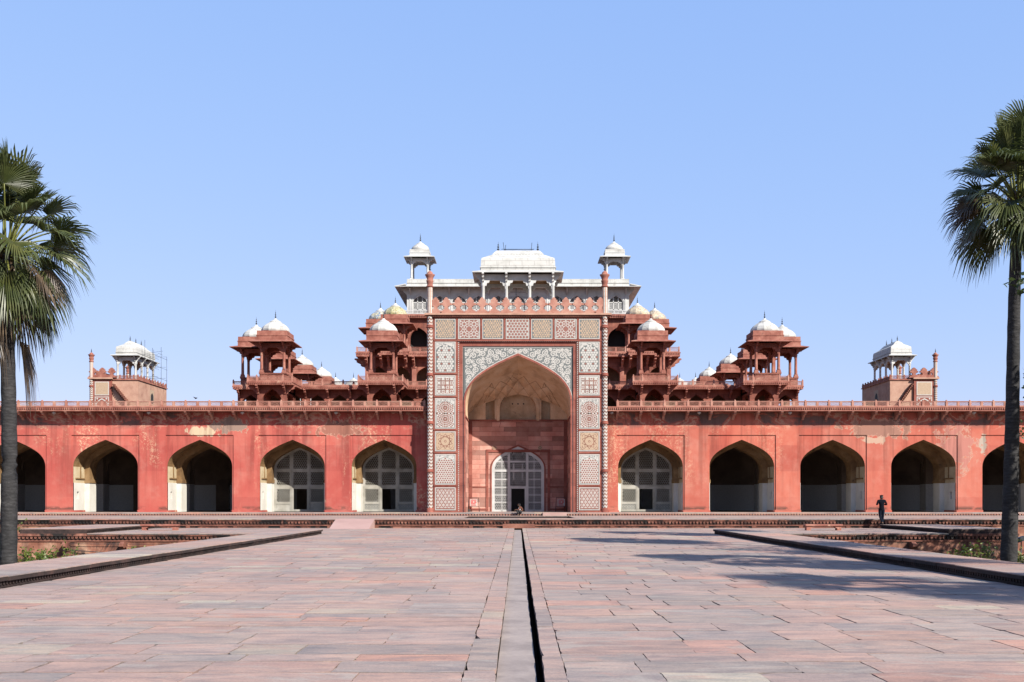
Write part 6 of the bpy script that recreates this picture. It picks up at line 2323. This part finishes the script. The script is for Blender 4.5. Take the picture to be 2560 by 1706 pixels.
def walking_man():
    t = thing('person', 'man in dark shirt and jeans walking on the right kerb, seen from behind', 'person', (PX(2204, 57.9), 57.9, KH), 0)
    # facing away (+y); elbows bent, hands before the chest, weight on the right leg
    V = [(0, 0, .90, .07, .06), (0, 0, 1.06, .09, .07), (0, .0, 1.22, .105, .075), (0, .0, 1.36, .10, .065), (0, .01, 1.44, .056, .052), (0, .02, 1.52, .055, .055), (0, .03, 1.60, .078, .09), (0, .03, 1.67, .066, .078)]
    E = [(0, 1), (1, 2), (2, 3), (3, 4), (4, 5), (5, 6), (6, 7)]
    def add(p, i):
        V.append(p); E.append((i, len(V) - 1)); return len(V) - 1
    for s in (-1, 1):
        sh_ = add((s * .185, 0, 1.37, .058, .058), 3)
        el = add((s * (.285 if s > 0 else .275), -.05, 1.13, .043, .043), sh_)
        wr = add((s * .20, .20, 1.16 if s > 0 else 1.2, .029, .029), el)
        hand(V, E, wr, (-s * .35, .75, .35), (-s, .1, .2), s)
    for s in (-1, 1):
        hp = add((s * .09, 0, .84, .095, .095), 0)
        if s < 0:
            kn = add((-.095, .0, .47, .058, .062), hp); an = add((-.01, -.16, .12, .037, .037), kn); ft = add((.02, -.10, .05, .035, .03), an); add((.03, -.0, .03, .03, .022), ft)
        else:
            kn = add((.075, .03, .46, .060, .062), hp); an = add((.06, .0, .09, .038, .038), kn); ft = add((.065, .08, .04, .036, .03), an); add((.075, .15, .03, .03, .022), ft)
    skinned('body', V, E, SKIN, t)
    # shirt
    V2 = [(0, 0, .84, .160, .122), (0, 0, .95, .152, .116), (0, 0, 1.06, .145, .112), (0, 0, 1.22, .165, .122), (0, 0, 1.36, .155, .10), (0, .012, 1.46, .078, .072)]
    E2 = [(0, 1), (1, 2), (2, 3), (3, 4), (4, 5)]
    for s in (-1, 1):
        V2.append((s * .19, 0, 1.37, .073, .073)); a = len(V2) - 1; E2.append((4, a))
        V2.append((s * .285, -.05, 1.14, .058, .058)); b = len(V2) - 1; E2.append((a, b))
        V2.append((s * .215, .17, 1.16 if s > 0 else 1.19, .042, .042)); E2.append((b, len(V2) - 1))
    skinned('shirt', V2, E2, NAVY, t)
    V3 = [(0, 0, 1.0, .150, .115)]; E3 = []
    for s in (-1, 1):
        V3.append((s * .09, 0, .82, .108, .108)); a = len(V3) - 1; E3.append((0, a))
        if s < 0: ch = [(-.095, 0, .47, .073, .075), (-.04, -.11, .25, .06, .06), (-.01, -.155, .13, .053, .053)]
        else: ch = [(.075, .03, .46, .074, .075), (.065, .01, .25, .062, .062), (.06, .0, .10, .056, .056)]
        for p in ch:
            V3.append(p); E3.append((a, len(V3) - 1)); a = len(V3) - 1
    skinned('trousers', V3, E3, JEAN, t)
    skinned('hair', [(0, .01, 1.60, .086, .095), (0, .015, 1.665, .080, .09), (0, -.005, 1.535, .070, .064), (0, .015, 1.715, .045, .05)], [(0, 1), (0, 2), (1, 3)], HAIR, t)
    for s, p in ((-1, (.0, -.14)), (1, (.062, .0))):
        tz = .075 if s < 0 else .045
        skinned('shoe', [(p[0], p[1] - .05, tz, .042, .042), (p[0] + .01, p[1] + .06, tz - .01, .045, .036), (p[0] + .02, p[1] + .16, tz - .012, .036, .026)], [(0, 1), (1, 2)], SHOE, t)
    hd = MB()
    for s in (-1, 1): hd.lathe([(.01, -.03), (.022, 0), (.01, .03)], 6, (s * .082, .03, 1.595))
    hd.lathe([(.006, -.02), (.016, -.012), (.005, .03)], 6, (0, .125, 1.59))
    for s in (-1, 1): hd.lathe([(.002, -.01), (.012, 0), (.002, .01)], 6, (s * .03, .112, 1.615))
    hd.box(-.025, .025, .105, .118, 1.548, 1.556)
    hd.build('face', SKIN, t)
    return t


def squatting():
    t = thing('person', 'person in brown coat and white shirt crouching on the plinth edge before the doorway', 'person', (PX(1300, 71.2), 71.2, TERZ), 0)
    # faces left (-x), sitting low on the plinth edge, feet on the terrace, forearms over knees
    V = [(.10, .22, .30, .125, .115), (.09, .16, .44, .12, .10), (.03, .10, .56, .13, .10), (-.02, .06, .62, .06, .06), (-.055, .04, .685, .05, .05), (-.075, .02, .755, .07, .08), (-.075, .02, .82, .06, .072)]
    E = [(i, i + 1) for i in range(6)]
    def add(p, i):
        V.append(p); E.append((i, len(V) - 1)); return len(V) - 1
    for s in (-1, 1):
        a = add((.02 + .0 * s, .08 + s * .17, .58, .052, .052), 2)
        b = add((-.12, .06 + s * .20, .40, .040, .040), a)
        c = add((-.28, .0 + s * .08, .42, .028, .028), b)
        hand(V, E, c, (-.7, -.2 * s, -.3), (0, -s, 0), s)
        h = add((.05, .16 + s * .10, .27, .09, .09), 0)
        k = add((-.24, .02 + s * .14, .41, .058, .058), h)
        an = add((-.10, -.02 + s * .12, .09, .037, .037), k)
        f = add((-.17, -.04 + s * .12, .035, .034, .028), an); add((-.26, -.05 + s * .12, .03, .03, .02), f)
    skinned('body', V, E, SKIN, t)
    V2 = [(.11, .22, .30, .15, .14), (.10, .16, .44, .145, .125), (.035, .10, .57, .15, .12), (-.01, .07, .63, .075, .075)]
    E2 = [(0, 1), (1, 2), (2, 3)]
    for s in (-1, 1):
        V2.append((.02, .08 + s * .18, .58, .07, .07)); a = len(V2) - 1; E2.append((2, a))
        V2.append((-.11, .06 + s * .20, .41, .056, .056)); b = len(V2) - 1; E2.append((a, b))
        V2.append((-.24, .01 + s * .1, .42, .044, .044)); E2.append((b, len(V2) - 1))
    skinned('coat', V2, E2, BROWN, t)
    skinned('shirt', [(-.06, .02, .58, .075, .06), (-.05, -.05, .47, .09, .07), (-.02, -.02, .38, .085, .08)], [(0, 1), (1, 2)], SHIRT, t)
    V3 = [(.10, .21, .29, .14, .13)]; E3 = []
    for s in (-1, 1):
        a = 0
        for p in ((.04, .15 + s * .10, .27, .105, .105), (-.24, .02 + s * .14, .41, .075, .075), (-.16, 0 + s * .13, .24, .062, .062), (-.10, -.02 + s * .12, .10, .054, .054)):
            V3.append(p); E3.append((a, len(V3) - 1)); a = len(V3) - 1
    skinned('trousers', V3, E3, DARKC, t)
    skinned('hair', [(-.055, .03, .79, .075, .085), (-.06, .025, .835, .066, .078), (-.03, .04, .72, .06, .055)], [(0, 1), (0, 2)], HAIR, t)
    for s in (-1, 1):
        skinned('shoe', [(-.06, -.01 + s * .12, .045, .04, .04), (-.16, -.03 + s * .12, .04, .042, .034), (-.26, -.05 + s * .12, .035, .034, .025)], [(0, 1), (1, 2)], SHOE, t)
    hd = MB()
    hd.lathe([(.006, -.02), (.016, -.012), (.005, .03)], 6, (-.155, .0, .75))
    for s in (-1, 1): hd.lathe([(.002, -.01), (.012, 0), (.002, .01)], 6, (-.145, .01 + s * .03, .775))
    hd.build('face', SKIN, t)
    return t


walking_man()
squatting()
